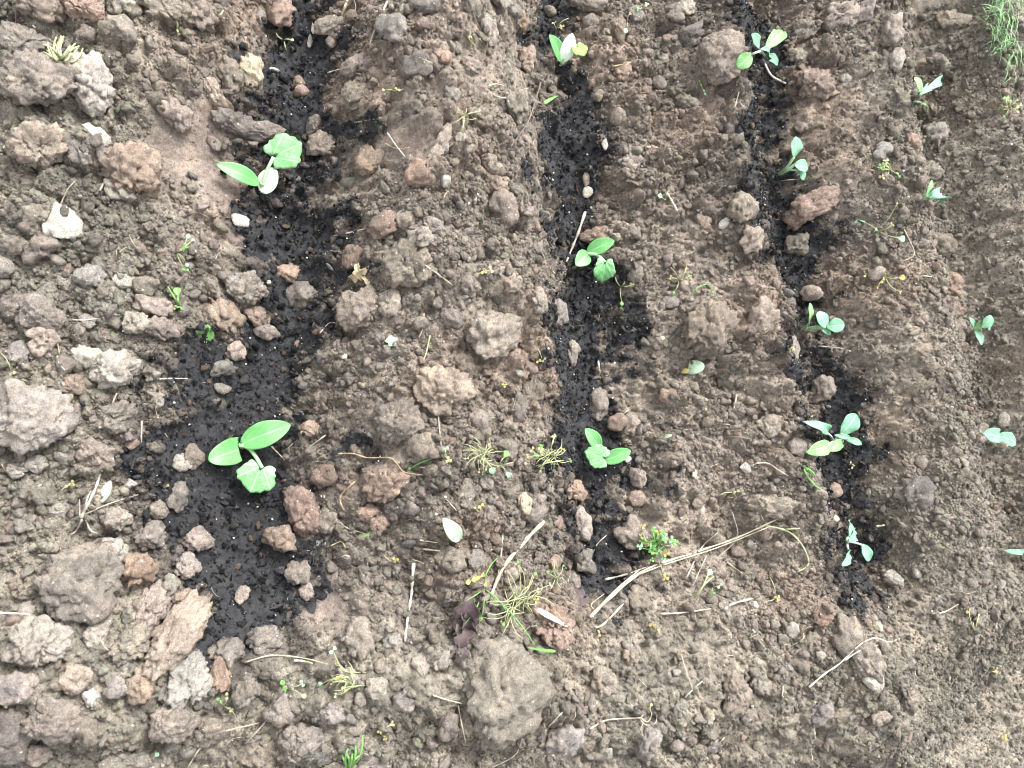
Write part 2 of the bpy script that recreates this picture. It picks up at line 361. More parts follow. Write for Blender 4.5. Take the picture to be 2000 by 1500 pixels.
def plant_mat(name, col, vein=None, kind='none', rough=0.5, trans=0.25, var=0.25, spec=0.4):
    m, n, l, b = new_mat(name)
    tc = n.new('ShaderNodeTexCoord')
    nz = node(n, 'ShaderNodeTexNoise', Scale=70.0, Detail=3.0); l.new(tc.outputs['Object'], nz.inputs['Vector'])
    lo = tuple(x * (1 - var) for x in col); hi = tuple(min(1, x * (1 + var)) for x in col)
    rp = ramp(n, [(0.3, lo), (0.7, hi)]); l.new(nz.outputs[0], rp.inputs[0]); c = rp.outputs[0]
    if kind != 'none':
        uv = n.new('ShaderNodeUVMap'); sp = n.new('ShaderNodeSeparateXYZ'); l.new(uv.outputs[0], sp.inputs[0])
        t = node(n, 'ShaderNodeMath', operation='SUBTRACT'); l.new(sp.outputs[1], t.inputs[0]); t.inputs[1].default_value = 0.5
        ab = node(n, 'ShaderNodeMath', operation='ABSOLUTE'); l.new(t.outputs[0], ab.inputs[0])
        mid = node(n, 'ShaderNodeMapRange'); l.new(ab.outputs[0], mid.inputs[0])
        mid.inputs[1].default_value = 0.015; mid.inputs[2].default_value = 0.05; mid.inputs[3].default_value = 1; mid.inputs[4].default_value = 0
        if kind == 'true':
            u1 = node(n, 'ShaderNodeMath', operation='ADD'); l.new(sp.outputs[0], u1.inputs[0]); u1.inputs[1].default_value = 0.03
            an = node(n, 'ShaderNodeMath', operation='ARCTAN2'); l.new(ab.outputs[0], an.inputs[0]); l.new(u1.outputs[0], an.inputs[1])
            dd = node(n, 'ShaderNodeMath', operation='PINGPONG'); l.new(an.outputs[0], dd.inputs[0]); dd.inputs[1].default_value = 0.30
            rad = node(n, 'ShaderNodeMath', operation='MULTIPLY'); l.new(dd.outputs[0], rad.inputs[0]); l.new(u1.outputs[0], rad.inputs[1])
            v1 = node(n, 'ShaderNodeMapRange'); l.new(rad.outputs[0], v1.inputs[0]); v1.inputs[1].default_value = 0.006; v1.inputs[2].default_value = 0.028; v1.inputs[3].default_value = 0.8; v1.inputs[4].default_value = 0
            vo = node(n, 'ShaderNodeTexVoronoi', feature='DISTANCE_TO_EDGE', Scale=9.0); l.new(uv.outputs[0], vo.inputs['Vector'])
            v2 = node(n, 'ShaderNodeMapRange'); l.new(vo.outputs['Distance'], v2.inputs[0]); v2.inputs[1].default_value = 0.02; v2.inputs[2].default_value = 0.12; v2.inputs[3].default_value = 0.32; v2.inputs[4].default_value = 0
            mid = node(n, 'ShaderNodeMath', operation='MAXIMUM'); l.new(v1.outputs[0], mid.inputs[0]); l.new(v2.outputs[0], mid.inputs[1])
        k = {'cot': 1.0, 'true': 1.0, 'cab': 1.1}[kind]; f = {'cot': 4.0, 'true': 5.0, 'cab': 5.0}[kind]
        am = node(n, 'ShaderNodeMath', operation='MULTIPLY'); l.new(ab.outputs[0], am.inputs[0]); am.inputs[1].default_value = k
        ad = node(n, 'ShaderNodeMath', operation='SUBTRACT'); l.new(sp.outputs[0], ad.inputs[0]); l.new(am.outputs[0], ad.inputs[1])
        mm = node(n, 'ShaderNodeMath', operation='MULTIPLY'); l.new(ad.outputs[0], mm.inputs[0]); mm.inputs[1].default_value = f
        pp = node(n, 'ShaderNodeMath', operation='PINGPONG'); l.new(mm.outputs[0], pp.inputs[0]); pp.inputs[1].default_value = 0.5
        sd = node(n, 'ShaderNodeMapRange'); l.new(pp.outputs[0], sd.inputs[0])
        sd.inputs[1].default_value = 0.03; sd.inputs[2].default_value = 0.12; sd.inputs[3].default_value = {'cot': 0.22, 'cab': 0.5, 'true': 0.0}[kind]; sd.inputs[4].default_value = 0
        mx = node(n, 'ShaderNodeMath', operation='MAXIMUM'); l.new(mid.outputs[0], mx.inputs[0]); l.new(sd.outputs[0], mx.inputs[1])
        c = mixc(n, l, mx.outputs[0], c, vein or hi)
        bp = node(n, 'ShaderNodeBump', Strength=0.35, Distance=0.001); bp.invert = True; l.new(mx.outputs[0], bp.inputs['Height']); l.new(bp.outputs[0], b.inputs['Normal'])
    l.new(c, b.inputs['Base Color']); b.inputs['Roughness'].default_value = rough; b.inputs['Specular IOR Level'].default_value = spec
    if kind != 'none':
        n5 = node(n, 'ShaderNodeTexNoise', Scale=28.0, Detail=2.0); l.new(tc.outputs['Object'], n5.inputs['Vector'])
        r5 = ramp(n, [(0.35, (0.72, 0.80, 0.70)), (0.62, (1.1, 1.06, 1.08))]); l.new(n5.outputs[0], r5.inputs[0]); c = mixc(n, l, 0.85, c, r5.outputs[0], 'MULTIPLY')
        n6 = node(n, 'ShaderNodeTexNoise', Scale=420.0, Detail=2.0); l.new(tc.outputs['Object'], n6.inputs['Vector'])
        r6 = ramp(n, [(0.70, (0, 0, 0)), (0.74, (1, 1, 1))]); l.new(n6.outputs[0], r6.inputs[0]); c = mixc(n, l, r6.outputs[0], c, (0.20, 0.17, 0.12))
        l.new(c, b.inputs['Base Color'])
    if trans > 0:
        tr = n.new('ShaderNodeBsdfTranslucent'); l.new(c, tr.inputs[0])
        mx = n.new('ShaderNodeMixShader'); mx.inputs[0].default_value = trans
        out = n['Material Output']; l.new(b.outputs[0], mx.inputs[1]); l.new(tr.outputs[0], mx.inputs[2]); l.new(mx.outputs[0], out.inputs[0])
    return m
MAT = {
    'cot': plant_mat('squash_seed_leaf', (0.150, 0.400, 0.140), (0.27, 0.54, 0.26), 'cot', 0.38, 0.15, 0.12),
    'cotw': plant_mat('squash_seed_leaf_sheen', (0.72, 0.80, 0.68), (0.62, 0.74, 0.58), 'cot', 0.35, 0.1, 0.05),  # sky sheen on upright green seed leaves, painted in as near-white colour
    'true': plant_mat('squash_true_leaf', (0.165, 0.43, 0.160), (0.38, 0.65, 0.37), 'true', 0.55, 0.2, 0.15),
    'yleaf': plant_mat('squash_young_leaf', (0.26, 0.52, 0.10), (0.42, 0.64, 0.24), 'true', 0.5, 0.25, 0.15),
    'cab': plant_mat('cabbage_leaf', (0.20, 0.43, 0.285), (0.40, 0.60, 0.46), 'cab', 0.5, 0.15, 0.12),
    'cabg': plant_mat('cabbage_green_leaf', (0.22, 0.46, 0.18), (0.45, 0.62, 0.36), 'cab', 0.5, 0.2, 0.12),
    'petiole': plant_mat('pale_petiole', (0.38, 0.60, 0.34), rough=0.5, trans=0.1),
    'petw': plant_mat('whitish_petiole', (0.60, 0.64, 0.56), rough=0.5, trans=0.1),
    'weed': plant_mat('weed_green', (0.20, 0.44, 0.12), rough=0.5, trans=0.3),
    'weedp': plant_mat('weed_pale_stem', (0.42, 0.46, 0.25), rough=0.5, trans=0.2),
    'mint': plant_mat('weed_mint_leaf', (0.34, 0.58, 0.36), rough=0.5, trans=0.25),
    'yellow': plant_mat('yellow_petal', (0.44, 0.37, 0.12), rough=0.6, trans=0.2, var=0.2),
    'paley': plant_mat('pale_yellow_petal', (0.47, 0.45, 0.22), rough=0.6, trans=0.2, var=0.2),
    'straw': plant_mat('straw', (0.43, 0.375, 0.285), rough=0.8, trans=0, var=0.35, spec=0.2),
    'tan': plant_mat('tan_root', (0.43, 0.33, 0.20), rough=0.7, trans=0, var=0.3, spec=0.2),
    'white': plant_mat('bleached_stem', (0.54, 0.50, 0.43), rough=0.7, trans=0, var=0.2, spec=0.2),
    'grey': plant_mat('weathered_twig', (0.34, 0.31, 0.27), rough=0.8, trans=0, var=0.45, spec=0.2),
    'dark': plant_mat('dark_twig', (0.15, 0.12, 0.10), rough=0.8, trans=0, var=0.4, spec=0.2),
    'purple': plant_mat('withered_purple_leaf', (0.085, 0.060, 0.062), rough=0.65, trans=0.05, var=0.5),
    'greyleaf': plant_mat('grey_green_leaf', (0.26, 0.33, 0.26), rough=0.6, trans=0.1),
    'paleaf': plant_mat('pale_leaf', (0.44, 0.60, 0.42), rough=0.5, trans=0.2),
    'drytan': plant_mat('dry_tan_leaf', (0.46, 0.39, 0.25), rough=0.7, trans=0.1, var=0.3),
    'grass': plant_mat('grass_blade', (0.24, 0.44, 0.20), rough=0.5, trans=0.3, var=0.3),
    'perlite': plant_mat('perlite', (0.80, 0.78, 0.74), rough=0.8, trans=0, var=0.1, spec=0.2),
}

# ------------------------------------------------------------------ object helpers
def link(name, mesh, mat=None, parent=None):
    o = bpy.data.objects.new(name, mesh); COL.objects.link(o)
    if mat is not None and not mesh.materials: mesh.materials.append(mat)
    if parent is not None: o.parent = parent
    return o
def mesh_np(name, V, Fq, smooth_=True, uv=None):
    me = bpy.data.meshes.new(name)
    V = np.ascontiguousarray(V, np.float32); Fq = np.ascontiguousarray(Fq, np.int32)
    k = Fq.shape[1]
    me.vertices.add(len(V)); me.vertices.foreach_set('co', V.ravel())
    me.loops.add(Fq.size); me.loops.foreach_set('vertex_index', Fq.ravel())
    me.polygons.add(len(Fq)); me.polygons.foreach_set('loop_start', np.arange(0, Fq.size, k, dtype=np.int32))
    me.polygons.foreach_set('loop_total', np.full(len(Fq), k, np.int32))
    if uv is not None:
        la = me.uv_layers.new(name='UVMap'); la.data.foreach_set('uv', np.ascontiguousarray(uv[Fq.ravel()], np.float32).ravel())
    me.update(calc_edges=True)
    if smooth_: me.polygons.foreach_set('use_smooth', np.ones(len(Fq), bool))
    return me
def fattr(me, name, vals):
    a = me.attributes.new(name, 'FLOAT', 'POINT'); a.data.foreach_set('value', np.ascontiguousarray(vals, np.float32))
def tag(o, label, cat=None, group=None, kind=None):
    if label: o['label'] = label
    if cat: o['category'] = cat
    if group: o['group'] = group
    if kind: o['kind'] = kind
    return o
def empty(name, loc):
    o = bpy.data.objects.new(name, None); o.empty_display_size = 0.02; o.location = tuple(loc); COL.objects.link(o); return o

# ------------------------------------------------------------------ the ground
nx, ny = GX.shape
inner = (GX > -0.95) & (GX < 0.95) & (GY > -0.5) & (GY < 1.9)
CM = []
for k in range(3):
    m = np.full(GX.shape, -1.0); m[inner] = compost_mask(GU[inner], GV[inner], GX[inner], GY[inner], k); CM.append(m)
STAIN = np.maximum.reduce(CM) + 0.25 * fbm(GX * 30, GY * 30, 0 * GX, 3, 520)
idx = np.arange(nx * ny).reshape(nx, ny)
FQ = np.stack([idx[:-1, :-1], idx[1:, :-1], idx[1:, 1:], idx[:-1, 1:]], -1).reshape(-1, 4)
me = mesh_np('ground', np.stack([GX, GY, GZ], -1).reshape(-1, 3), FQ)
ECOL = soil_colour(GX, GY, GU, GV)
ECOL = mix3(ECOL, (0.075, 0.066, 0.060), 0.8 * smooth(-0.38, 0.10, STAIN))   # compost worked into the soil beside the strips
a_ = me.attributes.new('earth', 'FLOAT_COLOR', 'POINT'); a_.data.foreach_set('color', np.ascontiguousarray(np.concatenate([ECOL, np.ones(GX.shape + (1,))], -1), np.float32).ravel())
fattr(me, 'path', PATHM.ravel()); fattr(me, 'slick', (SMM * 0.8).ravel())
tag(link('ground', me, MSOIL), 'dug brown garden soil drawn up into ridges and furrows', kind='structure')

# black compost filled along three furrows
NAMES = ['black potting compost along the wide near furrow', 'black potting compost along the middle furrow', 'black potting compost along the cabbage furrow']
for k in range(3):
    m = CM[k]
    z = GZ + np.clip(m * 0.016 - 0.0015, -0.004, 0.0065) + np.where(m > -0.2, 0.0032 * domes(GX, GY, 0.009, 301 + k) * 0.35 + 0.0022 * fbm(GX * 140, GY * 140, 0 * GX, 3, 311 + k), 0)
    keep = (m > -0.12)
    fk = keep[:-1, :-1] & keep[1:, :-1] & keep[1:, 1:] & keep[:-1, 1:]
    q = FQ.reshape(nx - 1, ny - 1, 4)[fk]
    used, inv = np.unique(q.ravel(), return_inverse=True)
    V = np.stack([GX, GY, z], -1).reshape(-1, 3)[used]
    o = link('potting_compost', mesh_np('potting_compost', V, inv.reshape(-1, 4)), MCOMP)
    tag(o, NAMES[k], 'compost', kind='stuff')
CMAX = np.maximum.reduce(CM)

# ------------------------------------------------------------------ clods
import bmesh
ICO = {}
def ico(level):
    if level not in ICO:
        bm = bmesh.new(); bmesh.ops.create_icosphere(bm, subdivisions=level, radius=1.0)
        bm.verts.ensure_lookup_table()
        ICO[level] = (np.array([v.co[:] for v in bm.verts]), np.array([[v.index for v in f.verts] for f in bm.faces])); bm.free()
    return ICO[level]

def clod_shape(level, sx, sy, sz, seed, facets=9, stone=False):
    """an irregular lump with broken faces; relief of a few millimetres keeps its real size"""
    V, F = ico(level); V = V.copy()
    g = np.random.default_rng(seed)
    off = g.uniform(-50, 50, 3)
    q = V + 0.35 * np.stack([vnoise(*(V * 1.1 + off + 7 * k).T, seed=k) for k in range(3)], 1)
    bigc = max(sx, sy) > 0.06 and not stone
    rad = 1 + (0.15 if max(sx, sy) >= 1.5 * min(sx, sy) else 0.19 if bigc else 0.27) * fbm(*(q * 1.25 + off).T, oct=3, seed=3, gain=0.5)
    P = V * rad[:, None]
    long_ = max(sx, sy) >= 1.5 * min(sx, sy)
    for _ in range(9 if stone else 2 if long_ else 4 if bigc else 6):                         # broken faces
        nrm = g.normal(size=3); nrm /= np.linalg.norm(nrm)
        cut = g.uniform(0.55, 0.95)
        e = P @ nrm - cut
        P = P - np.where(e > 0, e * (g.uniform(0.85, 0.98) if stone else g.uniform(0.35, 0.7)), 0)[:, None] * nrm
    if long_ and not stone: P = np.sign(P) * np.abs(P) ** 0.88
    ext = np.abs(P).max(0); P = P / ext * np.array([sx, sy, sz]) * 0.5
    nrm = P / np.linalg.norm(P, axis=1, keepdims=True)
    s = min(sx, sy, sz)
    amp = 0.3 if stone else 1.0
    a = np.clip(s / 0.045, 0.25, 1.0) * amp
    wp = P + 0.004 * np.stack([vnoise(*(P * 110 + 3 * k).T, seed=40 + k) for k in range(3)], 1)
    D_ = 0.0062 * fbm(*(P * 48 + off).T, oct=5, seed=9, gain=0.64) + 0.0030 * (0.5 - worley3(wp + off, 0.026, 21)) + 0.0048 * (0.5 - worley3(wp + off, 0.0105, 23))
    if level > 3: D_ = D_ + 0.0036 * (0.5 - worley3(P + off, 0.0058, 29))
    if not stone and level > 3:                      # a few cracks where the clod is breaking up
        f1, f2 = worley3(wp + 0.008 * np.stack([vnoise(*(P * 40 + 5 * k).T, seed=60 + k) for k in range(3)], 1) + off, max(0.026, 0.42 * max(sx, sy)), 33, True)
        D_ = D_ - 0.0085 * np.clip(1 - (f2 - f1) / 0.075, 0, 1) * (vnoise(*(P * 30 + off).T, seed=71) > -0.15)
    P = P + nrm * (a * D_)[:, None]
    return P, F

CC = {'B': (0.212, 0.186, 0.160), 'G': (0.238, 0.216, 0.193), 'R': (0.252, 0.192, 0.157), 'L': (0.295, 0.276, 0.244), 'D': (0.160, 0.148, 0.137), 'K': (0.385, 0.358, 0.318),
      'P': (0.272, 0.234, 0.200), 'W': (0.47, 0.452, 0.41), 'Y': (0.40, 0.345, 0.265)}
CWORD = {'B': 'brown', 'G': 'grey-brown', 'R': 'reddish', 'L': 'pale grey', 'D': 'dark grey', 'P': 'pinkish', 'W': 'white', 'K': 'light grey', 'Y': 'cream'}
SHAPEW = lambda w, h: 'elongated ' if max(w, h) > 1.55 * min(w, h) else ''

LANDMARKS = [  # pixel, phrase
    (530, 330, 'the squash seedling with a sheen-white leaf'), (490, 880, 'the squash seedling with a clipped leaf'), (1110, 95, 'the topmost squash seedling'),
    (1165, 505, 'the squash seedling with a crinkled leaf'), (1178, 880, 'the squash seedling beside yellowing weeds'),
    (1488, 95, 'the topmost cabbage seedling'), (1555, 310, 'the second cabbage seedling'), (1605, 632, 'the third cabbage seedling'), (1632, 850, 'the fourth cabbage seedling'), (1665, 1060, 'the fifth cabbage seedling'),
    (1805, 180, 'the far row\'s topmost seedling'), (1822, 378, 'the far row\'s second seedling'), (1914, 642, 'the far row\'s third seedling'), (1955, 855, 'the far row\'s fourth seedling'),
    (980, 1340, 'the huge rounded clod'), (70, 815, 'the huge pale grey clod'), (350, 1230, 'the long beige clod'), (125, 95, 'the bleached grass tuft'), (1290, 1050, 'the clover clump'),
    (908, 1225, 'the withered purple leaf'), (1330, 1095, 'the long dry stalk'), (125, 440, 'the white spotted stone'), (1418, 112, 'the steep pinkish clod'), (865, 760, 'the round pinkish clod'),
    (1703, 1330, 'the white broken stone'), (1385, 640, 'the broad brown mound'), (160, 1130, 'the large dark slab'), (800, 1170, 'the upright whitish stick'), (670, 1325, 'the pale sprawling weed'),
    (1660, 1285, 'the forked pale twig'), (345, 228, 'the reddish egg-shaped clod'), (590, 580, 'the round dark clod'), (860, 285, 'the cracked upright slab'), (1265, 1395, 'the uprooted white-stemmed weed'),
    (1970, 30, 'the green grass'), (1350, 725, 'the folded pale leaf'), (700, 605, 'the cracked pinkish clod'), (225, 725, 'the large light grey clod'), (1910, 1210, 'the yellow-flowered sprig'),
]
PENDING = []    # things whose label is settled at the end: (object, description, u, v, own landmark index or None)
def describe(o, desc, u, v): PENDING.append((o, desc, u, v))
def settle_labels():
    rows = []
    for o, desc, u, v in PENDING:
        best = sorted(((math.hypot(u - a, v - b_), i) for i, (a, b_, _) in enumerate(LANDMARKS)))
        best = [x for x in best if x[0] > 14]
        dist, i = best[0]; a, b_, ph = LANDMARKS[i]
        du, dv = u - a, v - b_
        rel = ('right of' if du > 0 else 'left of') if abs(du) > abs(dv) else ('below' if dv > 0 else 'above')
        rows.append([o, desc, rel, ph, dist])
    ORD = ['nearest', 'second', 'third', 'fourth', 'fifth', 'sixth', 'seventh', 'eighth', 'ninth', 'tenth', 'eleventh', 'twelfth']
    by = {}
    for r in rows: by.setdefault((r[1], r[2], r[3]), []).append(r)
    for (desc, rel, ph), rs in by.items():
        rs.sort(key=lambda r: r[4])
        for k, r in enumerate(rs):
            r[0]['label'] = f'{desc} {rel} {ph}' if len(rs) == 1 else f'{desc}, {ORD[min(k, 11)]} {rel} {ph}'

PLACED = []
FOOT = []
def off_clods(x, y, k=0.85):
    ok = np.ones(len(x), bool)
    for fx, fy, ex, ey, a, b_ in FOOT:
        near = np.abs(x - fx) + np.abs(y - fy) < 1.6 * max(a, b_)
        q = np.flatnonzero(near); dx, dy = x[q] - fx, y[q] - fy
        ok[q] &= ((dx * ex[0] + dy * ex[1]) / (k * a)) ** 2 + ((dx * ey[0] + dy * ey[1]) / (k * b_)) ** 2 > 1
    return ok
def clod(u, v, w, h, rot=0, col='B', sink=0.28, tall=0.62, seed=None, label=None, stone=False, name=None, cat=None):
    p = at(u, v); s = mpp(p)
    sx, sy = w * s, h * s; sz = tall * min(sx, sy)
    seed = seed if seed is not None else int(u * 7 + v * 13)
    big = max(w, h)
    level = 5 if big > 80 else 4 if big > 36 else 3
    P, F = clod_shape(level, sx, sy, sz, seed, stone=stone)
    a = math.radians(rot)
    ex = np.array([math.sin(a), math.cos(a), 0]); ey = np.array([math.cos(a), -math.sin(a), 0])      # picture right is +Y, picture down is +X
    P = P[:, :1] * ex + P[:, 1:2] * ey + P[:, 2:] * np.array([0, 0, 1.0])
    F = F[:, ::-1] if np.linalg.det(np.stack([ex, ey, [0, 0, 1.0]])) < 0 else F
    # lean with the slope it lies on
    e = max(0.5 * (sx + sy) * 0.4, 0.01)
    gx = float(sample(GS, p[0] + e, p[1]) - sample(GS, p[0] - e, p[1])) / (2 * e); gy = float(sample(GS, p[0], p[1] + e) - sample(GS, p[0], p[1] - e)) / (2 * e)
    P[:, 2] += np.clip(gx, -0.8, 0.8) * 0.7 * P[:, 0] + np.clip(gy, -0.8, 0.8) * 0.7 * P[:, 1]
    P[:, 2] += sz * (0.5 - sink) + (0.007 if sample(CMAX, p[0], p[1]) > 0 else 0)
    FOOT.append((p[0], p[1], ex[:2], ey[:2], sx * 0.5, sy * 0.5))
    nm = name or ('stone' if stone else 'soil_clod')
    o = link(nm, mesh_np(nm, P, F), MCLOD); o.location = tuple(p)
    g = random.Random(seed)
    k = g.uniform(0.88, 1.14); cl = CC[col]
    o.color = (cl[0] * k * g.uniform(0.96, 1.04), cl[1] * k, cl[2] * k * g.uniform(0.95, 1.05), 1)
    PLACED.append((u, v, w, h))
    size = 'huge' if big > 125 else 'large' if big > 75 else 'fist-sized' if big > 48 else 'small' if big > 26 else 'tiny'
    o['category'] = cat or ('stone' if stone else 'clod')
    o['group'] = 'loose stones on the bed' if stone else 'clods of earth lying on the bed'
    if label: o['label'] = label
    else: describe(o, f'{size} {SHAPEW(w, h)}{CWORD[col]} {"stone" if stone else "soil clod"}', u, v)
    return o

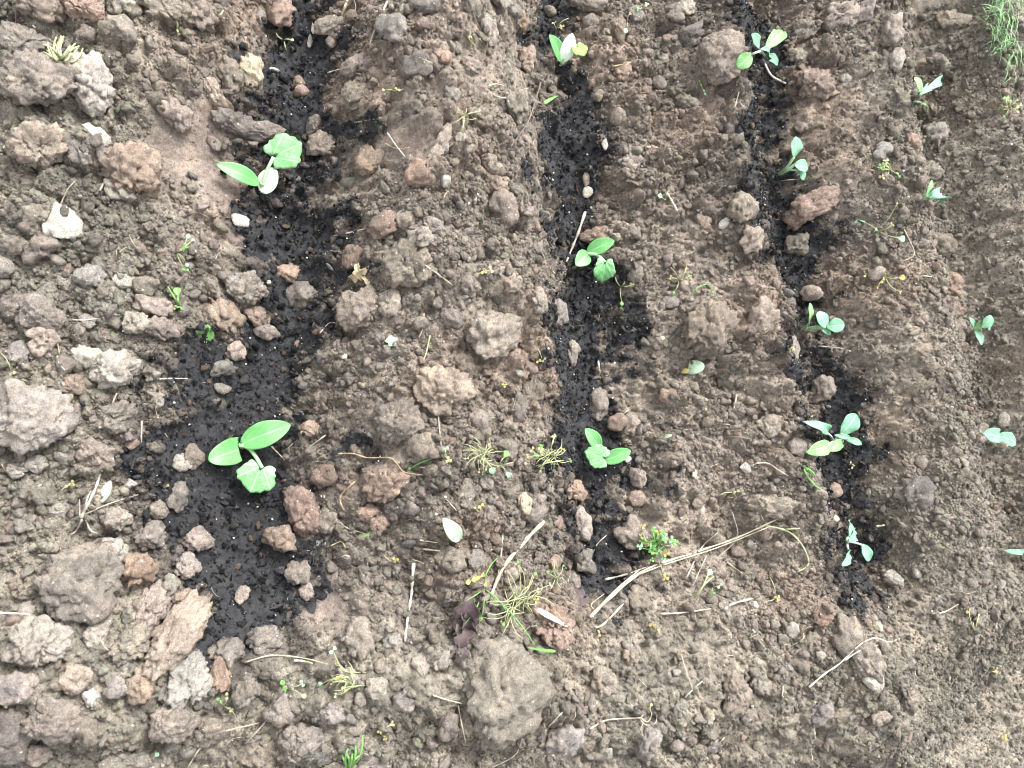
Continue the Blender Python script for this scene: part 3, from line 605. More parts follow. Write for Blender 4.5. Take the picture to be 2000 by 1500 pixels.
CLODS = [
    (75, 165, 150, 118, 0, 'G'), (178, 172, 78, 125, -12, 'K'), (345, 228, 58, 66, -30, 'P'), (85, 292, 118, 92, 0, 'P'), (160, 302, 46, 50, 0, 'L'), (201, 308, 46, 58, 0, 'G'),
    (265, 340, 100, 118, 20, 'R'), (240, 372, 66, 52, 15, 'L'), (50, 85, 105, 56, 15, 'B'), (85, 20, 95, 56, 0, 'B'), (165, 20, 84, 54, 10, 'R'), (238, 14, 56, 48, 0, 'L'),
    (330, 25, 112, 62, 12, 'B'), (240, 62, 66, 52, 25, 'G'), (395, 35, 60, 66, 0, 'B'), (497, 150, 50, 68, 0, 'Y'), (455, 150, 48, 70, 10, 'B'), (420, 185, 34, 52, -25, 'P'), (428, 205, 50, 40, 20, 'R'),
    (548, 32, 58, 68, 5, 'R'), (500, 258, 116, 38, -8, 'B'), (455, 240, 90, 46, 0, 'D'), (612, 248, 34, 42, 20, 'B'), (626, 290, 56, 52, 0, 'B'), (583, 165, 24, 24, 0, 'R'), (590, 182, 30, 26, 0, 'R'),
    (815, 132, 64, 62, 0, 'D'), (828, 10, 76, 44, 0, 'D'), (652, 55, 72, 50, 0, 'B'), (765, 60, 64, 70, 20, 'G'), (860, 285, 32, 98, 28, 'P'), (960, 322, 52, 42, 10, 'P'), (972, 365, 56, 44, 0, 'R'), (985, 412, 56, 78, -12, 'B'),
    (956, 62, 48, 66, 10, 'P'), (924, 16, 38, 34, 0, 'G'), (988, 8, 78, 42, 0, 'G'), (1012, 40, 50, 40, 0, 'R'), (1148, 6, 70, 42, 0, 'G'), (1152, 44, 32, 32, 0, 'B'), (1028, 118, 52, 58, 0, 'R'),
    (1345, 70, 52, 46, 10, 'D'), (1322, 26, 36, 42, 0, 'G'), (1340, 12, 30, 50, 0, 'L'), (1404, 112, 78, 104, 0, 'P'), (1590, 162, 88, 60, 5, 'R'), (1585, 402, 92, 54, -32, 'R'), (1543, 432, 38, 38, 0, 'R'),
    (1233, 316, 52, 40, 0, 'P'), (1208, 230, 34, 36, 0, 'B'), (1210, 58, 32, 46, 0, 'R'), (1340, 200, 46, 40, 0, 'B'), (180, 542, 60, 64, 0, 'G'), (80, 488, 66, 58, 0, 'B'), (28, 482, 48, 42, 20, 'G'), (70, 425, 60, 46, 0, 'B'),
    (300, 600, 76, 48, 8, 'P'), (265, 630, 62, 56, 10, 'L'), (295, 560, 66, 48, 0, 'B'), (318, 645, 70, 52, 0, 'B'), (478, 566, 88, 60, 0, 'G'), (440, 622, 68, 70, 0, 'R'), (500, 616, 46, 46, 0, 'R'),
    (565, 536, 58, 44, 5, 'R'), (590, 580, 66, 60, 0, 'D'), (520, 650, 46, 32, 20, 'B'), (458, 688, 38, 42, 0, 'P'), (438, 722, 52, 40, 0, 'D'), (438, 762, 32, 28, 0, 'G'), (225, 725, 92, 82, -15, 'K'), (166, 696, 64, 50, 0, 'K'),
    (70, 818, 142, 138, 10, 'L'), (230, 815, 84, 66, -25, 'B'), (188, 885, 78, 62, 25, 'B'), (78, 908, 42, 38, 0, 'L'), (36, 918, 44, 38, 0, 'L'), (85, 620, 96, 70, 60, 'B'), (90, 660, 60, 70, 20, 'P'), (45, 600, 80, 50, 0, 'B'),
    (350, 972, 36, 62, 10, 'D'), (310, 992, 36, 42, 0, 'B'), (378, 888, 44, 62, 0, 'B'), (362, 903, 38, 36, 0, 'L'), (385, 1052, 62, 54, 8, 'P'), (370, 1102, 52, 48, 0, 'G'), (302, 1046, 60, 54, 0, 'G'), (232, 1015, 56, 50, 0, 'P'),
    (222, 1080, 54, 66, -15, 'K'), (272, 1112, 66, 68, 0, 'R'), (160, 1132, 150, 138, 10, 'D'), (300, 1182, 58, 104, 22, 'P'), (350, 1230, 78, 158, 36, 'P'), (336, 1140, 36, 44, 0, 'G'), (360, 1162, 38, 32, -20, 'R'),
    (82, 1252, 108, 92, 20, 'L'), (190, 1232, 44, 60, 15, 'L'), (256, 1250, 82, 66, -30, 'B'), (447, 1264, 70, 54, 0, 'B'), (515, 1242, 70, 48, 0, 'B'), (368, 1326, 104, 92, -15, 'L'), (280, 1332, 58, 74, 0, 'R'), (228, 1338, 50, 48, 0, 'G'),
    (150, 1322, 64, 60, 20, 'P'), (181, 1362, 30, 42, 0, 'W'), (430, 1312, 42, 64, -15, 'R'), (336, 1410, 90, 88, 0, 'G'), (38, 1342, 74, 62, 0, 'G'), (18, 1440, 80, 130, 0, 'D'), (105, 1400, 104, 84, 25, 'B'), (175, 1430, 80, 80, 0, 'B'),
    (408, 1425, 98, 54, 8, 'B'), (480, 1345, 66, 62, 0, 'G'), (248, 1480, 100, 60, 0, 'L'), (70, 1470, 64, 44, 20, 'P'), (590, 1440, 90, 70, 15, 'B'), (650, 1390, 58, 48, 0, 'G'), (545, 1385, 70, 56, 0, 'G'), (620, 1475, 66, 50, 0, 'D'),
    (703, 606, 76, 84, 0, 'P'), (758, 592, 52, 54, 20, 'P'), (820, 466, 52, 48, 0, 'K'), (752, 442, 66, 62, 0, 'R'), (796, 430, 44, 36, 0, 'P'), (845, 440, 52, 40, 20, 'B'), (790, 525, 116, 100, 0, 'B'), (865, 762, 122, 108, 0, 'P'), (962, 652, 104, 98, 0, 'P'),
    (775, 820, 84, 96, 20, 'B'), (752, 942, 86, 78, 0, 'R'), (590, 1000, 66, 108, -15, 'R'), (641, 1016, 50, 62, 0, 'P'), (548, 1050, 80, 54, 25, 'R'), (580, 1114, 46, 52, 0, 'G'), (602, 836, 40, 34, 0, 'R'), (630, 930, 46, 40, 0, 'R'),
    (722, 1000, 46, 32, -20, 'R'), (740, 1026, 36, 38, 0, 'R'), (772, 990, 42, 30, 0, 'D'), (802, 994, 36, 34, 0, 'D'), (820, 875, 62, 56, 0, 'B'), (690, 500, 40, 60, 20, 'R'), (1086, 612, 54, 62, 0, 'B'), (1050, 592, 44, 52, 0, 'B'),
    (1112, 690, 44, 58, 0, 'B'), (1157, 466, 50, 40, 0, 'R'), (1385, 640, 96, 106, 10, 'B'), (1232, 832, 40, 54, 0, 'P'), (1199, 826, 36, 34, 0, 'R'), (1165, 790, 36, 70, 0, 'B'), (1118, 955, 52, 44, 0, 'R'), (1136, 966, 24, 26, 0, 'R'),
    (1134, 1020, 36, 72, -10, 'P'), (1040, 1000, 64, 64, 0, 'B'), (1026, 984, 30, 52, -25, 'Y'), (1240, 934, 36, 44, 0, 'B'), (1228, 1042, 54, 74, -10, 'B'), (1140, 1098, 50, 54, 0, 'D'), (1083, 1095, 36, 36, 0, 'R'),
    (980, 1342, 176, 208, -12, 'B'), (1082, 1218, 82, 78, 25, 'R'), (1250, 1172, 50, 56, -20, 'B'), (1120, 1130, 40, 42, 0, 'B'), (1690, 1290, 66, 84, 0, 'B'), (1602, 758, 50, 60, 0, 'B'), (1541, 602, 34, 62, 0, 'D'), (1488, 618, 54, 74, 0, 'P'),
    (1575, 575, 36, 32, 0, 'P'), (1630, 958, 36, 34, 0, 'R'), (1502, 988, 88, 54, 15, 'P'), (1432, 1345, 70, 84, 0, 'B'), (1384, 1398, 28, 44, 0, 'Y'), (1100, 1450, 74, 74, 0, 'G'), (1155, 1375, 34, 50, 20, 'B'), (1330, 1385, 36, 44, 0, 'G'),
    (1265, 1450, 60, 70, 0, 'G'), (1415, 1190, 30, 44, 0, 'B'), (1545, 680, 40, 60, 0, 'B'), (1480, 760, 60, 66, 0, 'P'), (1500, 830, 46, 50, 0, 'P'), (1340, 805, 40, 38, 0, 'B'), (1305, 590, 34, 30, 0, 'B'), (1235, 540, 32, 34, 0, 'B'),
    (1780, 965, 62, 70, 0, 'D'), (1745, 975, 50, 70, 10, 'R'), (1860, 560, 46, 52, 0, 'R'), (1862, 608, 46, 34, 0, 'R'), (1865, 640, 40, 40, 20, 'B'), (1835, 480, 70, 50, 0, 'B'), (1905, 845, 44, 42, 0, 'G'), (1958, 820, 28, 34, 0, 'L'),
    (1750, 115, 30, 50, 20, 'L'), (1740, 60, 50, 60, 0, 'P'), (1640, 30, 60, 60, 0, 'P'), (1690, 20, 40, 46, 0, 'G'), (1830, 125, 50, 46, 0, 'D'), (1905, 140, 40, 54, 0, 'G'), (1890, 70, 52, 44, 0, 'D'), (1855, 40, 50, 44, 0, 'P'), (1820, 260, 60, 50, 0, 'B'),
    (1905, 225, 50, 50, 0, 'B'), (1720, 295, 36, 36, 0, 'L'), (1780, 275, 46, 30, 0, 'R'), (1570, 60, 44, 38, 0, 'B'), (1555, 110, 40, 36, 0, 'B'), (1550, 480, 44, 46, 0, 'B'), (1440, 410, 60, 66, 0, 'B'), (1465, 470, 50, 56, 0, 'P'),
    (1010, 210, 62, 66, 0, 'B'), (940, 230, 54, 46, 0, 'B'), (920, 130, 44, 40, 0, 'B'), (700, 130, 60, 50, 0, 'B'), (690, 190, 56, 60, 15, 'B'), (720, 320, 60, 70, 0, 'R'), (820, 340, 50, 60, 0, 'R'), (880, 620, 50, 44, 0, 'B'), (920, 560, 48, 44, 0, 'B'),
    (1000, 560, 44, 44, 0, 'B'), (940, 830, 56, 66, 10, 'B'), (990, 880, 52, 50, 0, 'B'), (1040, 760, 56, 80, 20, 'B'), (1010, 800, 46, 66, 20, 'B'), (910, 960, 36, 66, 10, 'B'), (950, 1000, 40, 50, 0, 'B'), (880, 1090, 70, 60, 0, 'B'),
    (700, 1240, 60, 80, 0, 'G'), (765, 1250, 40, 36, 0, 'L'), (733, 1345, 50, 54, -30, 'L'), (790, 1365, 56, 50, 0, 'G'), (860, 1290, 34, 40, 0, 'L'), (705, 1365, 28, 36, 0, 'L'), (870, 1420, 50, 70, 0, 'B'), (730, 1490, 90, 50, 0, 'G'),
    (1180, 1330, 60, 60, 0, 'G'), (1230, 1280, 50, 50, 0, 'B'), (1560, 1290, 40, 46, 0, 'B'), (1480, 1330, 50, 66, 0, 'G'), (1600, 1390, 50, 50, 0, 'G'), (1545, 1230, 32, 32, 0, 'L'), (1770, 1360, 60, 60, 0, 'B'), (1650, 1240, 60, 70, 0, 'B'),
]
for cdef in CLODS:
    u, v, w, h, rot, col = cdef
    lab = {(980, 1342): 'huge rounded brown clod standing below the withered purple leaf', (70, 818): 'huge rounded pale grey clod at the near side of the bed',
           (350, 1230): 'long beige clod lying diagonally among the near clods', (160, 1132): 'large dark grey flat slab of earth below dry weed stalks',
           (865, 762): 'round pinkish clod with a smooth top on the central ridge', (703, 606): 'cracked pinkish clod beside a crumpled tan leaf on the ridge',
           (590, 580): 'round dark grey clod lying in the black compost', (345, 228): 'reddish egg-shaped clod beside the smooth damp patch', (860, 285): 'cracked narrow slab standing on edge on the ridge',
           (1404, 112): 'steep pinkish clod leaning over the topmost cabbage furrow', (1385, 640): 'broad brown mound-like clod between the second and third furrows', (225, 725): 'large light grey clod beside the wide black compost'}.get((u, v))
    SK = {(350, 1230): 0.05, (300, 1182): 0.12, (368, 1326): 0.42, (980, 1342): 0.25, (70, 818): 0.28}.get((u, v))
    clod(u, v, w, h, rot, col, label=lab, sink=SK if SK is not None else (0.16 if v > 1000 and u < 560 else 0.25) if u < 560 else 0.40, tall=0.95 if (u, v) in ((350, 1230), (300, 1182)) else 0.85 if u < 560 and max(w, h) < 130 else 0.74 if max(w, h) < 130 else 0.62)

STONES = [(188, 262, 66, 34, 40, 'W'), (470, 436, 36, 30, 15, 'W'), (125, 440, 72, 74, 10, 'W'), (8, 520, 46, 50, 0, 'L'), (246, 548, 44, 52, 0, 'K'), (868, 352, 24, 30, 0, 'W'), (1035, 278, 20, 26, 0, 'Y'), (1178, 286, 13, 22, 0, 'W'),
          (1141, 350, 14, 34, 0, 'Y'), (1143, 379, 20, 22, 0, 'W'), (1628, 1012, 30, 17, 12, 'W'), (1612, 770, 18, 14, 20, 'W'), (1751, 806, 14, 17, -20, 'Y'), (1703, 1330, 42, 42, 0, 'W'), (1454, 913, 24, 26, 0, 'W'), (1356, 926, 13, 20, -15, 'W'),
          (1371, 998, 15, 21, 20, 'W'), (1330, 1005, 10, 19, 0, 'W'), (1221, 898, 14, 16, 0, 'W'), (1286, 952, 9, 14, 0, 'W'), (1292, 662, 10, 11, 0, 'W'), (1730, 885, 11, 12, 0, 'W'), (1650, 155, 22, 20, 0, 'L'), (1627, 182, 26, 10, -15, 'Y'),
          (1957, 868, 22, 14, 0, 'Y'), (258, 944, 26, 22, 0, 'W'), (512, 1278, 22, 16, 0, 'L'), (1474, 1181, 12, 16, 0, 'W'), (710, 752, 22, 14, 10, 'Y'), (679, 772, 18, 12, 20, 'Y'), (605, 85, 10, 28, 5, 'W'), (611, 60, 8, 24, -5, 'W'), (536, 140, 22, 8, -10, 'W'),
          (890, 10, 14, 12, 0, 'L'), (100, 690, 22, 18, 0, 'L'), (200, 775, 38, 18, 0, 'P'), (222, 800, 18, 14, 0, 'L'), (740, 1183, 14, 12, 0, 'L'), (692, 1188, 14, 10, 0, 'L'), (1600, 1280, 20, 20, 0, 'L'), (1188, 1470, 24, 30, 0, 'L'), (525, 553, 9, 9, 0, 'W'),
          (672, 697, 14, 14, 0, 'W'), (676, 1090, 14, 14, 0, 'W'), (1413, 437, 18, 30, 30, 'W'), (1030, 115, 18, 30, 30, 'Y')]
for u, v, w, h, rot, col in STONES:
    lab = {(125, 440): 'white stone with a dark spot lying among brown clods', (1703, 1330): 'white broken stone below the forked pale twig'}.get((u, v))
    so = clod(u, v, w, h, rot, col, stone=True, label=lab, sink=0.25, tall=0.6)
    if (u, v) == (125, 440):                                     # lichen-dark patch on its top
        q = at(133, 420) - np.array(so.location); co_ = np.array([x_.co[:] for x_ in so.data.vertices])
        zt = co_[np.argsort(((co_[:, :2] - q[:2]) ** 2).sum(1))[:6], 2].max(); sp_ = mpp(at(u, v))
        P, F = clod_shape(3, 13 * sp_, 22 * sp_, 8 * sp_, 77)
        P = P[:, [1, 0, 2]] + np.array([q[0], q[1], zt]); do = link('dark_spot', mesh_np('dark_spot', P, F[:, ::-1]), MCLOD, so); do.color = (0.10, 0.093, 0.085, 1)

SEEDLING_SPOTS = [(530, 330, 75), (490, 880, 90), (1110, 95, 45), (1165, 505, 50), (1180, 880, 50), (1488, 95, 50), (1555, 310, 45), (1605, 630, 50), (1635, 850, 52), (1670, 1060, 48), (1810, 180, 40), (1820, 377, 28), (1915, 642, 30), (1957, 855, 34)]
count = 0
tries = 0
N_MORE = 300 - len(CLODS)
while count < N_MORE and tries < 9000:
    tries += 1
    u, v = random.uniform(10, 1880), random.uniform(10, 1490)
    p = at(u, v)
    if sample(CMAX, p[0], p[1]) > 0.0 and random.random() > 0.12: continue
    if sample(PATHM, p[0], p[1]) > 0.2: continue
    if any(math.hypot(u - a, v - b_) < c_ for a, b_, c_ in SEEDLING_SPOTS): continue
    w = random.uniform(26, 44) * (1.1 if u < 450 or v > 1230 else 0.9)
    h = w * random.uniform(0.7, 1.15)
    if any(abs(u - a) < 0.42 * (w + ww) and abs(v - b_) < 0.42 * (h + hh) for a, b_, ww, hh in PLACED): continue
    clod(u, v, w, h, random.uniform(0, 180), random.choice('BBBGGRPBRL' if u > 420 else 'BGGGLRPBD'), seed=5000 + count)
    count += 1

# ------------------------------------------------------------------ crumbs (scattered soil, too many to count)
def instancer(name, pts, scl, rot, pick, col, protos, label, cat):
    me = bpy.data.meshes.new(name); me.vertices.add(len(pts)); me.vertices.foreach_set('co', np.ascontiguousarray(pts, np.float32).ravel())
    for nm, typ, arr, key in (('scl', 'FLOAT_VECTOR', scl, 'vector'), ('rot', 'FLOAT_VECTOR', rot, 'vector'), ('col', 'FLOAT_COLOR', col, 'color')):
        a = me.attributes.new(nm, typ, 'POINT'); a.data.foreach_set(key, np.ascontiguousarray(arr, np.float32).ravel())
    a = me.attributes.new('pick', 'INT', 'POINT'); a.data.foreach_set('value', np.ascontiguousarray(pick, np.int32))
    o = link(name, me)
    coll = bpy.data.collections.new(name + '_shapes')
    for k, m in enumerate(protos):
        coll.objects.link(bpy.data.objects.new(f'{name}_shape_{k:02d}', m))
    g = bpy.data.node_groups.new(name, 'GeometryNodeTree')
    g.interface.new_socket('Geometry', in_out='INPUT', socket_type='NodeSocketGeometry'); g.interface.new_socket('Geometry', in_out='OUTPUT', socket_type='NodeSocketGeometry')
    gi, go = g.nodes.new('NodeGroupInput'), g.nodes.new('NodeGroupOutput')
    iop = g.nodes.new('GeometryNodeInstanceOnPoints'); ci = g.nodes.new('GeometryNodeCollectionInfo')
    ci.inputs['Collection'].default_value = coll; ci.inputs['Separate Children'].default_value = True; ci.inputs['Reset Children'].default_value = True
    def named(nm, typ):
        x = g.nodes.new('GeometryNodeInputNamedAttribute'); x.data_type = typ; x.inputs['Name'].default_value = nm; return [s for s in x.outputs if s.enabled and s.name == 'Attribute'][0]
    L = g.links.new
    L(gi.outputs[0], iop.inputs['Points']); L(ci.outputs[0], iop.inputs['Instance']); iop.inputs['Pick Instance'].default_value = True
    L(named('pick', 'INT'), iop.inputs['Instance Index']); L(named('rot', 'FLOAT_VECTOR'), iop.inputs['Rotation']); L(named('scl', 'FLOAT_VECTOR'), iop.inputs['Scale'])
    L(iop.outputs[0], go.inputs[0])
    md = o.modifiers.new('scatter', 'NODES'); md.node_group = g
    tag(o, label, cat, kind='stuff')
    return o

PROTO = []
for k in range(18):
    V, F = ico(3 if k < 6 else 2); V = V.copy(); g = np.random.default_rng(900 + k); off = g.uniform(-50, 50, 3)
    P = V * (1 + 0.30 * fbm(*(V * 1.3 + off).T, oct=3, seed=4, gain=0.55))[:, None]
    for _ in range(9):
        nn = g.normal(size=3); nn /= np.linalg.norm(nn); e = P @ nn - g.uniform(0.42, 0.8); P = P - np.where(e > 0, e * 0.9, 0)[:, None] * nn
    P = P * (1 + 0.16 * fbm(*(V * 3.5 + off).T, oct=2, seed=8))[:, None]
    m = mesh_np('crumb', P * 0.5, F); m.materials.append(MCRUMB); PROTO.append(m)

def spread(N, lo=-0.92, hi=0.92, y0=-0.48, y1=1.85):
    x = rng.uniform(lo, hi, N); y = rng.uniform(y0, y1, N)
    u, v = to_px(x, y)
    k = (u > -160) & (u < 2200) & (v > -160) & (v < 1660)
    return x[k], y[k], u[k], v[k]
x, y, u, v = spread(560000)
comp = sample(CMAX, x, y); pth = sample(PATHM, x, y); slk = sample(SMM, x, y)
dens = np.clip(0.62 + 0.55 * fbm(x * 6, y * 6, 0 * x, 3, 401), 0.15, 1.0)
keep = rng.random(len(x)) < dens * np.where(comp > 0.0, np.clip(0.55 - 0.75 * comp, 0.10, 1), 1) * (1 - 0.3 * pth) * (1 - 0.97 * np.minimum(1, 1.4 * slk))
x, y, u, v, comp = x[keep], y[keep], u[keep], v[keep], comp[keep]
N = len(x)
dia = 0.0026 * (1 - rng.random(N)) ** (-1 / 2.45); dia = np.minimum(dia, 0.024 * rng.uniform(0.6, 1, N))
sc3 = dia[:, None] * rng.uniform(0.7, 1.3, (N, 3))
pts = np.stack([x, y, H(x, y) + dia * rng.uniform(-0.10, 0.22, N)], 1)
col = sample(ECOL, x, y) * rng.normal(1.0, 0.11, (N, 1)) * rng.normal(1.0, 0.025, (N, 3))
odd = rng.random(N) < 0.10; col[odd] = np.array([CC[c] for c in 'RPGDL'])[rng.integers(0, 5, int(odd.sum()))]
col = np.clip(col, 0.02, 0.7)
grit = rng.random(N) < 0.007; col[grit] = np.array([0.60, 0.55, 0.47]); sc3[grit] = np.minimum(sc3[grit], 0.006)
bl = (comp > 0.0) & (rng.random(N) < 0.32); col[bl] = np.array([0.04, 0.037, 0.036]) * rng.uniform(0.6, 1.8, (int(bl.sum()), 1))
instancer('soil_crumbs', pts, sc3, rng.uniform(0, 6.28, (N, 3)), rng.integers(0, 18, N), np.c_[col, np.ones(N)], PROTO, 'loose brown soil crumbs strewn all over the ridges', 'soil')

# compost: dark granules, chips and white perlite
x, y, u, v = spread(120000); comp = sample(CMAX, x, y); k = rng.random(len(x)) < np.clip(comp * 3 + 0.25, 0, 1) * (comp > -0.1); x, y = x[k], y[k]; k = off_clods(x, y); x, y = x[k], y[k]; N = len(x)
dia = np.minimum(0.0030 * (1 - rng.random(N)) ** (-1 / 2.4), 0.012)
pts = np.stack([x, y, H(x, y) + 0.0076 + dia * rng.uniform(-0.1, 0.4, N)], 1)
sc3 = dia[:, None] * rng.uniform(0.5, 1.4, (N, 3)); chip = rng.random(N) < 0.15; sc3[chip] *= np.array([2.4, 0.5, 0.4])
col = np.array([0.028, 0.029, 0.032]) * np.exp(rng.normal(0, 0.65, (N, 1))); br = rng.random(N) < 0.12; col[br] = np.array([0.10, 0.075, 0.055]) * rng.uniform(0.6, 1.4, (int(br.sum()), 1))
instancer('compost_granules', pts, sc3, rng.uniform(0, 6.28, (N, 3)), rng.integers(0, 18, N), np.c_[col, np.ones(N)], PROTO, 'fine black granules and bark chips of the potting compost', 'compost')
sel = rng.choice(N, 220, replace=False)
instancer('perlite_grains', pts[sel] + np.array([0, 0, 0.0015]), np.repeat(rng.uniform(0.0014, 0.0042, (220, 1)), 3, 1), rng.uniform(0, 6.28, (220, 3)), rng.integers(0, 18, 220), np.tile([0.78, 0.76, 0.72, 1], (220, 1)), PROTO, 'tiny white perlite grains dotted through the black compost', 'perlite')

# ------------------------------------------------------------------ plants: tubes and leaves
def tube_np(P, R, sides=6):
    P = np.asarray(P, float); R = np.broadcast_to(R, len(P)); T = np.gradient(P, axis=0); T /= np.linalg.norm(T, axis=1, keepdims=True) + 1e-12
    V = []
    up = np.array([0.13, 0.21, 1.0])
    for p, t, r in zip(P, T, R):
        a = np.cross(up, t)
        if np.linalg.norm(a) < 1e-3: a = np.cross([1, 0, 0], t)
        a /= np.linalg.norm(a); b_ = np.cross(t, a)
        for k in range(sides):
            th = 2 * math.pi * k / sides; V.append(p + r * (math.cos(th) * a + math.sin(th) * b_))
    F = []
    n_ = len(P)
    for i in range(n_ - 1):
        for k in range(sides):
            k2 = (k + 1) % sides; F.append((i * sides + k, i * sides + k2, (i + 1) * sides + k2, (i + 1) * sides + k))
    V = np.array(V); 
    V = np.vstack([V, P[0], P[-1]])
    for k in range(sides):
        k2 = (k + 1) % sides
        F.append((len(V) - 2, k2, k, k)); F.append((len(V) - 1, (n_ - 1) * sides + k, (n_ - 1) * sides + k2, (n_ - 1) * sides + k2))
    return V, F
def mesh_poly(name, V, F, uv=None):
    me = bpy.data.meshes.new(name); me.from_pydata([tuple(map(float, q)) for q in V], [], [tuple(dict.fromkeys(f)) for f in F])
    if uv is not None:
        la = me.uv_layers.new(name='UVMap')
        for i, lp in enumerate(me.loops): la.data[i].uv = uv[lp.vertex_index]
    for p in me.polygons: p.use_smooth = True
    me.update(); return me
def catmull(P, n=6):
    P = np.asarray(P, float)
    if len(P) == 2: return np.linspace(P[0], P[1], n + 1)
    Q = np.vstack([2 * P[0] - P[1], P, 2 * P[-1] - P[-2]]); out = []
    for i in range(1, len(Q) - 2):
        for t in np.linspace(0, 1, n, endpoint=False):
            a, b_, c_, e = Q[i - 1], Q[i], Q[i + 1], Q[i + 2]
            out.append(0.5 * (2 * b_ + (c_ - a) * t + (2 * a - 5 * b_ + 4 * c_ - e) * t * t + (3 * b_ - a - 3 * c_ + e) * t ** 3))
    out.append(P[-1]); return np.array(out)
def stem(name, P, r0, r1, mat, parent, origin, n=6):
    Q = catmull(P, n); R = np.linspace(r0, r1, len(Q))
    V, F = tube_np(Q - origin, R, 7)
    return link(name, mesh_poly(name, V, F), mat, parent)

def leaf_np(base, tip, width, kind, cup=0.10, arch=0.06, roll=0.0, seed=0, ns=16, ntr=10):
    base, tip = np.asarray(base, float), np.asarray(tip, float); L = np.linalg.norm(tip - base); e1 = (tip - base) / L
    up = np.array([0, 0, 1.0]); nrm = up - e1 * (up @ e1)
    if np.linalg.norm(nrm) < 0.15: nrm = np.array([0.0, -1, 0.3]) - e1 * (np.array([0.0, -1, 0.3]) @ e1)
    nrm /= np.linalg.norm(nrm); e2 = np.cross(nrm, e1)
    cr, sr = math.cos(roll), math.sin(roll); e2, nrm = e2 * cr + nrm * sr, nrm * cr - e2 * sr
    g = random.Random(seed); ph = g.uniform(0, 6)
    V, UV, F = [], [], []
    for i in range(ns + 1):
        s = i / ns
        if kind == 'cot': w = math.sin(math.pi * min(1, s ** 0.92 * 0.985 + 0.012)) ** 0.62
        elif kind == 'cut': w = math.sqrt(max(0, 1 - (s * 0.995) ** 2.3)) * (0.86 + 0.14 * min(1, s * 3))
        elif kind == 'true': w = (0.62 + 0.55 * math.sin(math.pi * min(1, (s * 0.9 + 0.1)))) * math.sqrt(max(0, 1 - (s * 0.97) ** 4)) * (1 + 0.03 * (1 if i % 2 else -1) * (s > 0.03) + 0.05 * math.sin(s * 13 + ph))
        elif kind == 'cab': w = math.sin(math.pi * min(1, 0.03 + 0.955 * s ** 1.25)) ** 0.62 * (1 + 0.035 * math.sin(9 * s + ph))
        elif kind == 'blade': w = (1 - s) ** 0.6 * (0.55 + 0.45 * min(1, s * 4))
        elif kind == 'petal': w = math.sin(math.pi * min(1, 0.02 + 0.95 * s ** 1.5)) ** 0.7
        else: w = math.sin(math.pi * min(1, 0.05 + 0.93 * s)) ** 0.5 * (1 + 0.25 * math.sin(11 * s + ph) + 0.12 * math.sin(23 * s + 2 * ph))
        for j in range(ntr + 1):
            t = -1 + 2 * j / ntr
            xx = s * L
            if kind == 'true': xx = s * L - 0.20 * L * (abs(t) ** 2) * (1 - s) ** 2 - 0.07 * L * abs(t) * s + (0.03 * L * math.sin(9 * t) if i == ns else 0)
            if kind == 'cut': xx = s * L + 0.10 * L * t * (1 - s)
            yy = 0.5 * width * w * t
            zz = cup * width * (t * t) * w + arch * L * math.sin(math.pi * s) - arch * 1.1 * L * s ** 3
            if kind in ('true', 'cab', 'scrap'): zz += 0.025 * L * math.sin(5 * s + ph) * t + 0.02 * L * math.sin(13 * s + ph) * t * t
            V.append(base + e1 * xx + e2 * yy + nrm * zz); UV.append((s, 0.5 + 0.5 * t))
    for i in range(ns):
        for j in range(ntr):
            a = i * (ntr + 1) + j; F.append((a, a + ntr + 1, a + ntr + 2, a + 1))
    return np.array(V), F, UV
def palm_np(base, tip, width, cup=0.06, arch=0.05, roll=0.0, seed=0, rings=9, spokes=84, **kw):
    """a rounded, shallowly lobed and finely toothed leaf, notched where the stalk joins"""
    base, tip = np.asarray(base, float), np.asarray(tip, float); L = np.linalg.norm(tip - base); e1 = (tip - base) / L
    up = np.array([0, 0, 1.0]); nrm = up - e1 * (up @ e1); nrm /= np.linalg.norm(nrm); e2 = np.cross(nrm, e1)
    cr, sr = math.cos(roll), math.sin(roll); e2, nrm = e2 * cr + nrm * sr, nrm * cr - e2 * sr
    g = random.Random(seed); ph = g.uniform(0, 6); V, UV, F = [], [], []
    for i in range(rings + 1):
        q = (i / rings) ** 0.9
        for k in range(spokes):
            th = 2 * math.pi * k / spokes                       # 0 points to the tip
            R = 1 + 0.055 * math.cos(5 * th) + 0.03 * math.sin(3 * th + ph) + 0.045 * math.cos(th)
            R += 0.035 * (abs(((th * 13 / math.pi) % 2) - 1) * 2 - 1) + 0.015 * math.sin(17 * th + ph)
            dn = abs(abs(th - math.pi)); R *= 1 - 0.62 * math.exp(-(dn / 0.30) ** 2)
            xx = L * (0.36 + 0.60 * q * R * math.cos(th)); yy = 0.52 * width * q * R * math.sin(th)
            rr = math.hypot(xx / L, yy / width * 1.1); an = math.atan2(yy / width, xx / L + 1e-6)
            crinkle = 0.016 * L * abs(math.sin(an * 3.3)) * min(1, rr * 2) + 0.010 * L * math.sin(17 * xx / L + ph) * math.sin(15 * yy / width)
            zz = crinkle + cup * width * (yy / (0.5 * width)) ** 2 * 0.6 + arch * L * math.sin(math.pi * min(1, max(0, xx / L))) - 0.06 * L * q ** 4
            V.append(base + e1 * xx + e2 * yy + nrm * zz); UV.append((xx / L, 0.5 + yy / width))
    for i in range(rings):
        for k in range(spokes):
            k2 = (k + 1) % spokes; F.append((i * spokes + k, (i + 1) * spokes + k, (i + 1) * spokes + k2, i * spokes + k2))
    return np.array(V), F, UV
